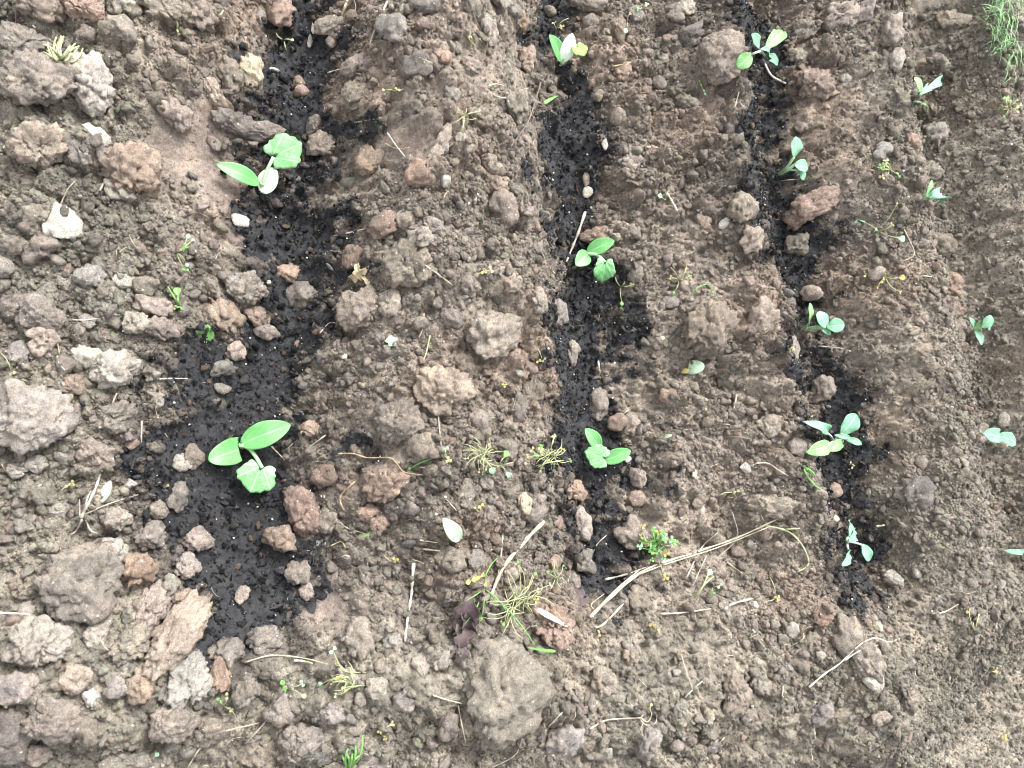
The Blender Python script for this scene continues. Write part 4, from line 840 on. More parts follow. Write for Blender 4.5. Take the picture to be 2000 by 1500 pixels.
def leaf(base, tip, width, kind, mat, parent, origin, name='leaf', thick=0.0007, small=False, **kw):
    if small: kw.update(ns=6, ntr=4)
    V, F, UV = palm_np(base, tip, width, **kw) if kind == 'true' else leaf_np(base, tip, width, kind, **kw)
    o = link(name, mesh_poly(name, V - origin, F, UV), mat, parent)
    md = o.modifiers.new('thickness', 'SOLIDIFY'); md.thickness = thick; md.offset = -1
    return o

def seedling(name, base, leaves, stems, label, cat, group, stem_col='petiole'):
    """leaves: (kind, material, base px, base height, tip px, tip height, width px, cup, roll); stems: (list of (px, py, height), r px, material)"""
    o3 = at(*base); e = empty(name, o3); tag(e, label, cat, group); s = mpp(o3)
    for pl, rp, mt in stems:
        P = np.array([at(a, b_, hh) for a, b_, hh in pl]); stem('stem', P, rp * s * 0.55, rp * s * 0.45, MAT[mt], e, o3)
    for i, (kd, mt, b0, h0, t0, h1, w, cup, roll) in enumerate(leaves):
        nm = 'seed_leaf' if kd in ('cot', 'cut') else 'leaf'
        leaf(at(*b0, h0), at(*t0, h1), w * s * 1.04, kd, MAT[mt], e, o3, name=nm, cup=cup, roll=roll, seed=int(base[0] + i))
    return e
GZC, GCB = 'squash seedlings set in the compost', 'cabbage seedlings set in rows'
SQ = 'squash_seedling'; CB = 'cabbage_seedling'
seedling(SQ, (511, 383), [
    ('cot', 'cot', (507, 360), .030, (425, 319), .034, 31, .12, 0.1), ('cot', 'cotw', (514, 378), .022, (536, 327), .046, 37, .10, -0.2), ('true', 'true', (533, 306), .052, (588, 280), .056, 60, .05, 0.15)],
    [([(511, 384, -.004), (511, 366, .016), (513, 356, .028)], 12, 'petiole'), ([(513, 358, .026), (522, 332, .044), (534, 307, .052)], 7, 'petiole')],
    'squash seedling with one white shining seed leaf in black compost', 'seedling', GZC)
seedling(SQ, (473, 872), [
    ('cot', 'cot', (470, 868), .034, (566, 829), .040, 47, .10, -0.15), ('cut', 'cot', (467, 878), .032, (410, 897), .034, 50, .10, 0.1), ('true', 'true', (511, 911), .046, (489, 960), .048, 66, .05, 0)],
    [([(474, 874, -.004), (472, 871, .016), (471, 869, .034)], 11, 'petiole'), ([(471, 869, .034), (487, 876, .040), (500, 893, .045), (512, 914, .046)], 8, 'petiole')],
    'largest squash seedling, one seed leaf clipped straight off, above black compost', 'seedling', GZC)
seedling(SQ, (1098, 126), [
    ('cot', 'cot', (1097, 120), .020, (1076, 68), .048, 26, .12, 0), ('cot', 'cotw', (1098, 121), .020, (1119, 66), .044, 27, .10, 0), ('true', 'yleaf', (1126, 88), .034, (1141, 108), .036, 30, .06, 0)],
    [([(1098, 127, -.004), (1098, 120, .020)], 8, 'petiole'), ([(1099, 118, .022), (1114, 98, .030), (1127, 88, .034)], 4, 'petiole')],
    'topmost squash seedling with two upright seed leaves and a yellow-green leaf', 'seedling', GZC)
seedling(SQ, (1147, 499), [
    ('cot', 'cot', (1146, 495), .032, (1199, 469), .034, 29, .14, -0.25), ('cot', 'cot', (1149, 494), .032, (1126, 517), .034, 30, .08, 0), ('true', 'true', (1182, 510), .040, (1176, 551), .030, 38, .14, 0.2)],
    [([(1147, 500, -.004), (1147, 496, .032)], 8, 'petiole'), ([(1147, 496, .032), (1166, 498, .040), (1182, 512, .040)], 6, 'petiole')],
    'squash seedling with a crinkled downturned leaf in the middle furrow', 'seedling', GZC)
seedling(SQ, (1178, 904), [
    ('cot', 'cot', (1178, 901), .030, (1232, 880), .032, 27, .14, -0.2), ('cot', 'cot', (1172, 876), .026, (1145, 838), .034, 27, .10, 0), ('true', 'true', (1184, 896), .042, (1145, 883), .040, 42, .08, 0)],
    [([(1178, 905, -.004), (1179, 900, .030)], 8, 'petiole'), ([(1179, 900, .028), (1176, 884, .028), (1172, 876, .026)], 5, 'petiole')],
    'squash seedling with three leaves beside yellowing weeds in the middle furrow', 'seedling', GZC)

seedling(CB, (1484, 103), [
    ('cab', 'cabg', (1495, 94), .040, (1534, 57), .046, 27, .08, -.2), ('cab', 'cab', (1483, 93), .036, (1470, 67), .044, 20, .08, 0), ('cab', 'cabg', (1468, 105), .034, (1441, 132), .038, 25, .08, 0), ('cab', 'cab', (1488, 96), .038, (1505, 112), .042, 18, .08, 0), ('cab', 'cab', (1494, 108), .036, (1522, 123), .030, 19, .1, .2)],
    [([(1484, 104, -.004), (1486, 100, .034)], 6, 'petw'), ([(1486, 100, .034), (1494, 95, .040)], 4, 'petw'), ([(1486, 100, .032), (1478, 102, .034), (1468, 106, .034)], 4, 'petw'), ([(1486, 99, .034), (1494, 109, .036)], 4, 'petw'), ([(1490, 118, .006), (1507, 148, .008), (1535, 163, .007)], 4, 'white')],
    'topmost cabbage seedling with five rounded leaves and a limp white stem', 'seedling', GCB)
seedling(CB, (1520, 341), [
    ('cab', 'cab', (1551, 306), .048, (1556, 267), .058, 24, .08, 0), ('cab', 'cab', (1552, 321), .044, (1579, 327), .048, 25, .06, 0), ('cab', 'cab', (1557, 332), .042, (1573, 350), .038, 17, .08, 0)],
    [([(1520, 341, -.004), (1536, 328, .028), (1551, 306, .048)], 6, 'petiole'), ([(1520, 341, -.004), (1538, 332, .030), (1553, 321, .044)], 6, 'petiole'), ([(1538, 331, .030), (1558, 333, .042)], 4, 'petiole')],
    'second cabbage seedling from the top with bluish leaves leaning over a reddish clod', 'seedling', GCB)
seedling(CB, (1568, 646), [
    ('cab', 'cab', (1610, 640), .046, (1601, 608), .052, 28, .06, 0), ('cab', 'cab', (1614, 638), .046, (1650, 634), .050, 26, .06, 0), ('cab', 'cab', (1602, 640), .042, (1624, 653), .040, 12, .1, 0), ('cab', 'cabg', (1579, 634), .036, (1584, 592), .052, 12, .1, .3)],
    [([(1568, 646, -.004), (1588, 640, .026), (1612, 638, .046)], 7, 'petiole'), ([(1568, 646, -.004), (1590, 642, .026), (1604, 641, .042)], 5, 'petiole'), ([(1568, 646, 0), (1576, 637, .026), (1580, 632, .036)], 4, 'petiole')],
    'third cabbage seedling from the top with two round bluish leaves and a narrow one', 'seedling', GCB)
seedling(CB, (1628, 863), [
    ('cab', 'cab', (1643, 848), .044, (1674, 810), .050, 35, .06, 0), ('cab', 'cab', (1616, 846), .042, (1586, 826), .046, 19, .08, 0), ('cab', 'cabg', (1619, 868), .038, (1586, 880), .040, 27, .08, 0), ('cab', 'cabg', (1646, 862), .038, (1618, 877), .036, 20, .08, 0), ('cab', 'cab', (1650, 856), .044, (1684, 867), .044, 13, .1, 0), ('cab', 'cab', (1630, 850), .046, (1662, 855), .048, 10, .1, 0)],
    [([(1628, 864, -.004), (1629, 861, .034)], 7, 'petw'), ([(1629, 861, .034), (1636, 856, .042), (1645, 846, .044)], 5, 'petw'), ([(1628, 861, .034), (1623, 852, .040), (1615, 845, .042)], 4, 'petw'), ([(1628, 862, .034), (1617, 868, .038)], 4, 'petw'), ([(1630, 861, .034), (1648, 862, .038)], 5, 'petw'), ([(1631, 860, .036), (1651, 856, .044)], 4, 'petiole')],
    'fourth cabbage seedling from the top, spreading six rounded leaves', 'seedling', GCB)
seedling(CB, (1654, 1060), [
    ('cab', 'cab', (1656, 1050), .040, (1664, 1018), .050, 23, .08, 0), ('cab', 'cab', (1658, 1058), .042, (1671, 1034), .048, 17, .08, 0), ('cab', 'cab', (1684, 1063), .040, (1700, 1096), .042, 22, .08, 0), ('cab', 'cab', (1657, 1074), .032, (1651, 1104), .034, 14, .1, 0)],
    [([(1654, 1061, -.004), (1654, 1056, .034), (1656, 1050, .040)], 6, 'petiole'), ([(1655, 1057, .034), (1670, 1060, .040), (1686, 1065, .040)], 4, 'petw'), ([(1654, 1058, .03), (1655, 1066, .034), (1657, 1075, .032)], 4, 'petw')],
    'fifth and lowest cabbage seedling with four leaves beside a white stone', 'seedling', GCB)
GFR = 'young seedlings in the far row'
seedling(CB, (1777, 201), [
    ('cab', 'cab', (1806, 178), .046, (1844, 153), .052, 16, .1, 0), ('cab', 'cabg', (1798, 180), .044, (1789, 150), .050, 16, .1, 0), ('cab', 'cab', (1797, 184), .044, (1814, 168), .050, 14, .1, 0), ('cab', 'cabg', (1797, 199), .030, (1813, 220), .020, 9, .15, 0)],
    [([(1777, 201, -.004), (1791, 190, .026), (1800, 180, .044)], 5, 'petiole'), ([(1777, 201, 0), (1794, 188, .028), (1808, 177, .046)], 5, 'petiole'), ([(1779, 200, .010), (1790, 198, .028), (1799, 200, .030)], 3, 'petiole')],
    'topmost seedling of the far row with narrow green leaves', 'seedling', GFR)
seedling(CB, (1799, 393), [
    ('cab', 'cab', (1810, 381), .040, (1839, 384), .044, 24, .08, 0), ('cab', 'cab', (1812, 384), .036, (1846, 391), .034, 12, .1, 0), ('cab', 'cabg', (1808, 382), .034, (1822, 352), .044, 8, .15, 0)],
    [([(1799, 394, -.004), (1811, 381, .040)], 5, 'petiole'), ([(1799, 394, 0), (1809, 381, .034)], 4, 'petiole')],
    'second seedling of the far row with a folded bluish leaf', 'seedling', GFR)
seedling(CB, (1903, 646), [
    ('cab', 'cab', (1918, 640), .044, (1938, 617), .050, 22, .08, 0), ('cab', 'cabg', (1902, 642), .040, (1924, 628), .046, 14, .1, 0), ('cab', 'cab', (1905, 646), .036, (1920, 673), .034, 17, .1, 0), ('cab', 'cab', (1903, 643), .036, (1895, 619), .040, 8, .1, 0), ('cab', 'cab', (1926, 630), .044, (1934, 645), .040, 10, .1, 0)],
    [([(1903, 647, -.004), (1904, 644, .036)], 5, 'petw'), ([(1904, 644, .036), (1920, 638, .044)], 4, 'petiole')],
    'third seedling of the far row with a hanging lower leaf', 'seedling', GFR)
seedling(CB, (1950, 862), [
    ('cab', 'cab', (1956, 856), .040, (1927, 846), .044, 26, .06, 0), ('cab', 'cab', (1948, 850), .040, (1987, 864), .040, 26, .06, 0)],
    [([(1950, 863, -.004), (1951, 856, .040)], 5, 'petiole')],
    'fourth seedling of the far row with two broad overlapping leaves', 'seedling', GFR)
seedling(CB, (1985, 1080), [('cab', 'cab', (1992, 1078), .030, (2030, 1072), .034, 16, .1, 0), ('cab', 'cab', (1995, 1078), .030, (1972, 1077), .034, 10, .1, 0)], [([(1990, 1080, -.004), (1993, 1078, .030)], 4, 'petiole')],
    'lowest seedling of the far row, cut by the picture edge', 'seedling', GFR)

# ------------------------------------------------------------------ straws, twigs and roots lying on the soil
def strand(name, pts, wpx, mat, desc, lift=0.004, cat=None, branches=(), label=None):
    P0 = at(*pts[0]); s = mpp(P0)
    def path(q):
        Q = catmull([(a, b_, 0) for a, b_ in q], 5)[:, :2]
        P = np.array([at(a, b_, 0, GZ) for a, b_ in Q]); z = P[:, 2].copy()
        for _ in range(4): z[1:-1] = np.maximum(z[1:-1] * 0.6, 0) * 0 + (z[:-2] + 2 * z[1:-1] + z[2:]) / 4
        zz = np.maximum(z, P[:, 2] - 0.008) + lift * 0.65
        return np.array([at(a, b_, 0, GZ) * 0 + (C + ray(a, b_) * ((zk - C[2]) / ray(a, b_)[2])) for (a, b_), zk in zip(Q, zz)])
    e = None
    P = path(pts); R = np.linspace(1, 0.6, len(P)) * wpx * s * 0.38 * (1 + 0.28 * np.sin(np.arange(len(P)) * 1.7))
    V, F = tube_np(P - P0, R, 6)
    if branches:
        o = empty(name, P0); link('stalk', mesh_poly('stalk', V, F), MAT[mat], o)
        for bp_, bw in branches:
            P = path(bp_); V, F = tube_np(P - P0, np.linspace(1, 0.6, len(P)) * bw * s * 0.4, 6); link('side_branch', mesh_poly('side_branch', V, F), MAT[mat], o)
    else:
        o = link(name, mesh_poly(name, V, F), MAT[mat]); o.location = tuple(P0)
    o['category'] = cat or name.replace('_', ' ').split()[-1]; o['group'] = 'plant litter lying on the soil'
    mid = pts[len(pts) // 2]
    if label: o['label'] = label
    else: describe(o, desc, mid[0], mid[1])
    return o
ST = [
    ('dry_stick', [(808, 1100), (805, 1140), (803, 1165), (797, 1200), (791, 1252)], 9, 'white', 'x', 0.008),
    ('dry_stalk', [(1152, 1205), (1200, 1160), (1262, 1112), (1360, 1078), (1440, 1050), (1522, 1012)], 8, 'straw', 'x', 0.016),
    ('dry_stalk', [(1162, 1226), (1180, 1218), (1226, 1170)], 7, 'straw', 'short pale split stalk', 0.008),
    ('dry_stalk', [(1182, 1132), (1222, 1122), (1262, 1108)], 6, 'grey', 'short grey stalk', 0.010),
    ('flattened_straw', [(1062, 1018), (1020, 1062), (982, 1110), (960, 1160)], 12, 'straw', 'broad bleached straw leaf', 0.014),
    ('flattened_straw', [(982, 1040), (978, 1090), (968, 1150)], 5, 'straw', 'narrow bleached straw', 0.012),
    ('straw', [(298, 741), (340, 739), (380, 740)], 4, 'white', 'thin white straw', 0.006), ('straw', [(204, 822), (216, 796), (228, 768)], 6, 'straw', 'stiff tan straw', 0.010),
    ('straw', [(277, 822), (276, 855), (279, 886)], 5, 'grey', 'grey upright straw', 0.006), ('straw', [(757, 260), (772, 282), (791, 306)], 4, 'white', 'thin pale straw', 0.012), ('straw', [(752, 280), (775, 290), (800, 288)], 2.5, 'tan', 'fine tan straw', 0.010),
    ('straw', [(646, 462), (680, 455), (712, 447)], 4, 'straw', 'pale straw', 0.008), ('straw', [(830, 518), (855, 535), (884, 557)], 4, 'straw', 'pale straw', 0.010), ('straw', [(1052, 478), (1066, 510), (1080, 530), (1102, 552)], 5, 'straw', 'bent pale straw', 0.010),
    ('twig', [(1143, 414), (1128, 458), (1115, 490), (1104, 516)], 8, 'grey', 'grey twig', 0.012), ('twig', [(1056, 160), (1046, 195), (1030, 240), (998, 286)], 5, 'dark', 'thin dark twig', 0.016), ('straw', [(1303, 378), (1312, 392), (1323, 412)], 6, 'white', 'short white straw', 0.008),
    ('root', [(660, 886), (690, 886), (718, 894), (760, 894), (775, 905), (790, 922), (828, 928)], 3.6, 'tan', 'long wavy tan root', 0.012), ('root', [(694, 940), (672, 960), (664, 975), (672, 997)], 3.4, 'tan', 'curved tan root', 0.008),
    ('root', [(664, 1020), (680, 1032), (712, 1042)], 3.0, 'straw', 'thin pale root', 0.006), ('root', [(646, 1066), (666, 1058), (676, 1072)], 2.6, 'tan', 'crooked tan root', 0.006), ('straw', [(855, 800), (858, 835), (862, 875)], 5, 'grey', 'grey standing straw', 0.012),
    ('straw', [(1290, 1199), (1330, 1197), (1388, 1189)], 5, 'straw', 'straight pale straw', 0.010), ('twig', [(1415, 1190), (1432, 1179), (1470, 1169)], 8, 'grey', 'stout grey twig', 0.010),
    ('straw', [(1439, 770), (1427, 830), (1420, 872)], 4, 'straw', 'thin forked straw', 0.008), ('straw', [(1380, 829), (1402, 828), (1426, 829)], 4, 'straw', 'level pale straw', 0.006), ('straw', [(680, -6), (674, 14), (666, 36)], 8, 'drytan', 'thick tan straw', 0.008),
    ('twig', [(757, 2), (736, 48), (722, 88)], 6, 'grey', 'thin grey twig', 0.012), ('straw', [(-4, 1197), (28, 1198), (61, 1200)], 6, 'white', 'stiff white straw', 0.010), ('root', [(198, 1252), (208, 1268), (226, 1274), (252, 1281)], 4.5, 'straw', 'curved pale root', 0.022),
    ('stalk', [(366, 1500), (392, 1460), (430, 1432), (505, 1412)], 4, 'straw', 'long curved stalk', 0.022), ('stalk', [(480, 1452), (505, 1425), (545, 1378), (560, 1345)], 3, 'grey', 'thin grey stalk', 0.020), ('stalk', [(478, 1294), (530, 1280), (590, 1285), (640, 1297)], 4, 'straw', 'thin trailing stalk', 0.010),
    ('straw', [(574, 1290), (592, 1291), (610, 1296)], 7, 'drytan', 'flat tan straw', 0.012), ('straw', [(895, 1378), (902, 1415), (911, 1456)], 4, 'straw', 'pale leaning straw', 0.012), ('straw', [(846, 1358), (870, 1366), (902, 1374)], 4, 'straw', 'pale straw', 0.012), ('straw', [(1588, 1392), (1590, 1415), (1592, 1442)], 4.5, 'white', 'white standing straw', 0.008),
    ('twig', [(1598, 676), (1640, 680), (1668, 688)], 3.5, 'grey', 'thin grey twig', 0.008), ('straw', [(1682, 700), (1694, 704), (1708, 709)], 4, 'white', 'short white straw', 0.008), ('straw', [(1802, 538), (1822, 541), (1845, 544)], 3, 'white', 'thin white straw', 0.008),
    ('root', [(962, 183), (975, 190), (995, 190), (1012, 178), (1032, 172)], 4, 'straw', 'wavy pale root', 0.014), ('root', [(953, 168), (968, 164), (986, 168)], 4, 'straw', 'short pale root', 0.014), ('root', [(1766, 448), (1786, 495), (1764, 510)], 2.4, 'straw', 'hooked pale root', 0.008),
    ('straw', [(690, 240), (745, 230)], 3, 'straw', 'level straw', 0.006), ('straw', [(640, 142), (665, 136), (705, 145)], 3, 'straw', 'pale curved straw', 0.008), ('straw', [(810, 108), (840, 122)], 4, 'straw', 'short pale straw', 0.012), ('straw', [(195, 372), (218, 328)], 4.5, 'straw', 'leaning tan straw', 0.014),
    ('root', [(118, 400), (132, 370), (148, 352)], 3, 'straw', 'thin pale root', 0.014), ('root', [(140, 625), (165, 625), (190, 622)], 4, 'straw', 'pale curved root', 0.014), ('root', [(32, 673), (55, 671), (76, 664)], 4, 'white', 'white root', 0.010), ('straw', [(110, 657), (116, 690)], 4, 'straw', 'pale upright straw', 0.010),
    ('straw', [(112, 695), (116, 710), (128, 725)], 4, 'white', 'white bent straw', 0.010), ('straw', [(1228, 800), (1215, 812), (1225, 818)], 3, 'straw', 'small bent straw', 0.006), ('straw', [(1196, 130), (1232, 122)], 3.5, 'tan', 'tan straw', 0.008), ('straw', [(1262, 218), (1280, 205)], 4, 'tan', 'short tan straw', 0.008), ('straw', [(1263, 287), (1285, 288)], 5, 'straw', 'short pale straw', 0.008),
    ('straw', [(1168, 705), (1172, 728)], 5, 'white', 'short white straw', 0.010), ('straw', [(840, 655), (832, 690), (826, 705)], 4, 'weedp', 'yellow-green stem', 0.010), ('straw', [(828, 612), (826, 640), (818, 660)], 4, 'straw', 'pale bent straw', 0.012), ('straw', [(636, 850), (600, 876)], 4, 'straw', 'pale straw', 0.008),
    ('straw', [(530, 872), (542, 884), (555, 897)], 4, 'straw', 'pale straw', 0.008), ('root', [(625, 650), (645, 630), (668, 636)], 2.6, 'straw', 'thin looped root', 0.008), ('straw', [(1515, 355), (1535, 352), (1560, 350)], 2.5, 'grey', 'thin grey straw', 0.008), ('straw', [(1435, 210), (1443, 180)], 4, 'straw', 'short leaning straw', 0.010),
    ('root', [(1475, 905), (1500, 905), (1520, 918), (1540, 930)], 3.5, 'straw', 'wavy pale root', 0.010), ('straw', [(1712, 1028), (1738, 1024)], 6, 'straw', 'short grey-white straw', 0.008), ('root', [(1540, 1225), (1566, 1235), (1568, 1248), (1545, 1262)], 4, 'straw', 'hooked pale root', 0.010), ('straw', [(1470, 1230), (1490, 1252)], 4, 'white', 'short white straw', 0.008),
    ('straw', [(1820, 1199), (1845, 1195), (1872, 1180)], 4.5, 'straw', 'pale straw', 0.008), ('straw', [(825, 1072), (860, 1076)], 5, 'straw', 'short level straw', 0.008), ('straw', [(820, 1055), (855, 1060)], 4, 'straw', 'pale level straw', 0.008), ('straw', [(1340, 1130), (1370, 1070), (1402, 1040)], 4, 'grey', 'long grey straw', 0.012),
    ('straw', [(1352, 1145), (1380, 1085)], 4, 'grey', 'grey leaning straw', 0.010), ('root', [(1430, 1000), (1440, 1050), (1400, 1090)], 2.6, 'grey', 'thin arching root', 0.014), ('root', [(1150, 1100), (1165, 1065), (1185, 1045)], 4, 'grey', 'forked dark root', 0.008), ('straw', [(1420, 1098), (1450, 1120)], 3, 'straw', 'fine straw', 0.008),
    ('straw', [(1160, 1190), (1155, 1180), (1180, 1160)], 3, 'straw', 'fine bent straw', 0.008), ('straw', [(1330, 1278), (1340, 1310), (1352, 1345)], 3, 'straw', 'fine leaning straw', 0.010), ('straw', [(1335, 1365), (1355, 1345), (1372, 1330)], 4, 'white', 'white straw', 0.010), ('straw', [(1385, 1460), (1405, 1450), (1415, 1440)], 5, 'straw', 'short straw', 0.010),
    ('straw', [(1070, 1420), (1085, 1405), (1100, 1390)], 3.5, 'white', 'thin white straw', 0.012), ('root', [(960, 1500), (1010, 1470), (1025, 1410), (1035, 1390)], 3, 'grey', 'branching grey root', 0.016), ('straw', [(700, 1215), (710, 1245)], 3, 'straw', 'fine straw', 0.010), ('straw', [(1530, 1340), (1528, 1360)], 4, 'straw', 'short straw', 0.008),
]
for nm, pts_, wp, mt, desc, lf in ST:
    lab = 'upright whitish stick with a knotted end lying on smooth soil' if pts_[0] == (808, 1100) else 'long dry double stalk slanting across the foot of the middle furrow' if pts_[0] == (1152, 1205) else None
    br = [([(1240, 1125), (1300, 1102), (1400, 1070), (1500, 1030)], 4.5), ([(1160, 1196), (1205, 1150), (1250, 1112)], 6)] if pts_[0] == (1152, 1205) else ()
    strand(nm, pts_, wp, mt, desc, lf, branches=br, label=lab)
strand('twig', [(1580, 1342), (1612, 1315), (1640, 1296), (1676, 1262), (1708, 1246), (1735, 1254), (1757, 1247)], 4.5, 'white', '', 0.014, branches=[([(1650, 1290), (1672, 1275), (1700, 1262), (1738, 1259)], 3.5)], label='forked pale twig bridging clods above the white broken stone')
o = strand('dry_weed', [(158, 1012), (172, 985), (186, 955), (196, 925)], 9, 'grey', '', 0.012, branches=[([(160, 1010), (172, 970), (178, 958)], 4), ([(165, 1005), (210, 985), (270, 966)], 3.5), ([(160, 1015), (150, 1035), (138, 1045)], 5), ([(168, 1015), (176, 1035), (190, 1042)], 5), ([(156, 1010), (155, 975)], 4)], label='dried grey weed with splayed stalks and roots above the large dark slab')

# fine fibres nobody could count
VV, FF, off0 = [], [], 0
x, y, u, v = spread(1500)
for i in range(520):
    L = random.uniform(0.008, 0.03); a = random.uniform(0, 6.28); cu = random.uniform(-1.2, 1.2)
    ts = np.linspace(0, 1, 5); an = a + cu * ts
    X = x[i] + np.cumsum(np.cos(an)) * L / 5; Y = y[i] + np.cumsum(np.sin(an)) * L / 5
    P = np.stack([X, Y, H(X, Y) + 0.003 + random.uniform(0, 0.004)], 1)
    V, F = tube_np(P, random.uniform(0.00025, 0.0006), 4); VV.append(V); FF += [tuple(q + off0 for q in f) for f in F]; off0 += len(V)
tag(link('root_fibres', mesh_poly('root_fibres', np.vstack(VV), FF), MAT['straw']), 'fine pale root fibres scattered through the loose soil', 'roots', kind='stuff')

# ------------------------------------------------------------------ weeds
def weed(name, u, v, tips, desc, label=None, cat='weed', stem_mat='weedp', rpx=1.7, base_h=0.0):
    """tips: (dx, dy, height, leaf kind, leaf material, leaf size px)"""
    o3 = at(u, v, base_h); s = mpp(o3); e = empty(name, o3); e['category'] = cat; e['group'] = 'small weeds and leaf litter on the bed'
    if label: e['label'] = label
    else: describe(e, desc, u, v)
    g = random.Random(int(u * 3 + v))
    for (dx, dy, hh, lk, lm, ls) in tips:
        q = math.hypot(dx, dy); jb = min(0.75 * q, 30) if len(tips) > 15 and base_h == 0 else min(0.22 * q, 9) if len(tips) > 7 else 0
        T = at(u + dx, v + dy, max(hh, 0.004)); sd = g.choice((-1, 1)) * g.uniform(0.02, 0.20) * (1 if len(tips) > 7 else 0.6)
        B0 = at(u + g.uniform(-jb, jb), v + g.uniform(-jb, jb), base_h)
        m1 = at(u + dx * 0.35 - dy * sd, v + dy * 0.35 + dx * sd, hh * 0.8 + 0.006 + base_h * .6); m2 = at(u + dx * 0.72 - dy * sd * 0.9, v + dy * 0.72 + dx * sd * 0.9, hh + 0.006)
        stem('stem', np.array([B0, m1, m2, T]), rpx * s * 0.5, rpx * s * 0.36, MAT[stem_mat], e, o3, 4)
        a0 = g.uniform(0, 6.28)
        kk = {'tri': 3, 'pair': 2, 'one': 1, 'none': 0}[lk]
        ls *= 0.78
        for k in range(kk):
            a = a0 + k * 2 * math.pi / max(kk, 1) if kk > 1 else math.atan2(dy, dx)
            tip = at(u + dx + math.cos(a) * ls, v + dy + math.sin(a) * ls, max(hh, 0.004) + g.uniform(-0.003, 0.004))
            leaf(T, tip, ls * s * 0.85, 'petal', MAT[lm], e, o3, name='petal' if lm in ('yellow', 'paley') else 'leaf', thick=0.0004, small=True, cup=g.uniform(.02, .2), seed=k)
    return e
def tuft(n, r, hmin, hmax, kinds, a0=0, a1=6.28, seed=0):
    g = random.Random(seed); out = []
    for i in range(n):
        a = g.uniform(a0, a1); q = r * g.uniform(0.4, 1); lk, lm, ls = g.choice(kinds)
        out.append((math.cos(a) * q, math.sin(a) * q, g.uniform(hmin, hmax), lk, lm, ls * g.uniform(.8, 1.2)))
    return out
NO = ('none', 'weedp', 1)
weed('grass_tuft', 118, 124, tuft(26, 55, .010, .045, [NO], -2.6, -0.5, 1), '', 'bleached grass tuft sprouting between two large clods', 'grass tuft', rpx=4, base_h=0.01)
weed('clover_weed', 345, 492, tuft(7, 40, .008, .02, [('pair', 'weed', 9), ('one', 'mint', 11), NO], -1, 1.2, 2), 'little clover weed with thin stems')
weed('weed_sprig', 352, 598, [(-24, -38, .012, 'none', 'weed', 1), (-4, -20, .02, 'one', 'weed', 22), (4, 8, .01, 'pair', 'yellow', 6), (-10, 2, .01, 'pair', 'paley', 6)], 'bent green sprig with yellow tips', stem_mat='weed', rpx=4)
weed('weed_sprig', 905, 228, tuft(10, 34, .006, .022, [NO, NO, ('one', 'mint', 8)], 0, 6.28, 4), 'pale radiating weed')
weed('weed_sprig', 1085, 58, [(25, -22, .02, 'none', 'weed', 1), (12, -6, .02, 'tri', 'paley', 7), (-3, -14, .01, 'pair', 'yellow', 6)], 'tiny yellowish sprout')
weed('weed_sprig', 1225, 44, [(-2, 10, .01, 'one', 'mint', 14), (6, -18, .012, 'pair', 'yellow', 5)], 'tiny leaf on a thin stem', stem_mat='grey')
weed('weed_sprig', 1372, 172, [(-4, -10, .012, 'pair', 'weed', 7), (4, 8, .012, 'pair', 'mint', 7)], 'tiny green weed')
weed('weed_sprig', 1255, 14, [(-8, 4, .012, 'tri', 'mint', 6), (8, -6, .012, 'tri', 'mint', 6)], 'tiny mint-green weed')
weed('weed_sprig', 1325, 546, [(-16, -24, .014, 'none', 'weed', 1), (-14, -4, .016, 'tri', 'yellow', 6), (16, -22, .016, 'tri', 'yellow', 5), (22, -8, .014, 'pair', 'weed', 6), (-8, 22, .008, 'one', 'weed', 9), (14, 4, .014, 'none', 'weed', 1)], 'branching weed with yellow tips')
weed('weed_sprig', 1212, 560, [(-10, -18, .012, 'none', 'weed', 1), (8, -10, .012, 'none', 'weed', 1), (2, 28, .008, 'one', 'weed', 12), (22, -4, .012, 'tri', 'paley', 7)], 'thin trailing weed')
weed('weed_clump', 1072, 892, tuft(24, 44, .012, .034, [NO, NO, ('pair', 'paley', 7), ('one', 'weed', 9), ('pair', 'yellow', 6)], 0, 6.28, 9), '', 'tangled pale green weed with yellow tips beside a squash seedling', rpx=1.8)
weed('weed_clump', 940, 888, tuft(20, 46, .010, .028, [NO, NO, NO, ('pair', 'paley', 6)], 0, 6.28, 10), 'tangle of pale weed stems')
weed('leafy_weed', 976, 908, [(8, -14, .022, 'one', 'weed', 20), (-8, 6, .018, 'one', 'mint', 20), (12, 14, .012, 'one', 'mint', 18), (28, -6, .014, 'none', 'weed', 1)], 'dark green broad-leaved weed')
weed('weed_sprig', 868, 890, [(2, -14, .016, 'pair', 'mint', 9), (8, 8, .012, 'tri', 'paley', 9)], 'small sprout with cream and green leaves')
weed('weed_sprig', 853, 893, [(-50, 21, .006, 'one', 'weed', 8)], 'single thin green stem', stem_mat='weed', rpx=2.6)
weed('weed_sprig', 935, 1002, [(4, -14, .014, 'pair', 'yellow', 9), (-6, -8, .012, 'one', 'paley', 7), (-2, 12, .006, 'none', 'weed', 1)], 'small yellow-leaved sprig')
weed('yellow_flower', 934, 1138, [(-14, -4, .020, 'pair', 'yellow', 15), (4, -12, .024, 'pair', 'yellow', 14), (8, 2, .020, 'one', 'yellow', 13)], '', 'bright yellow flower above the withered purple leaf', 'flower')
weed('weed_clump', 1010, 1175, tuft(28, 80, .008, .034, [NO, NO, NO, ('one', 'weed', 10), ('pair', 'paley', 7)], 0, 6.28, 15), '', 'sprawling tangle of pale weed stems above the huge rounded clod', rpx=1.9)
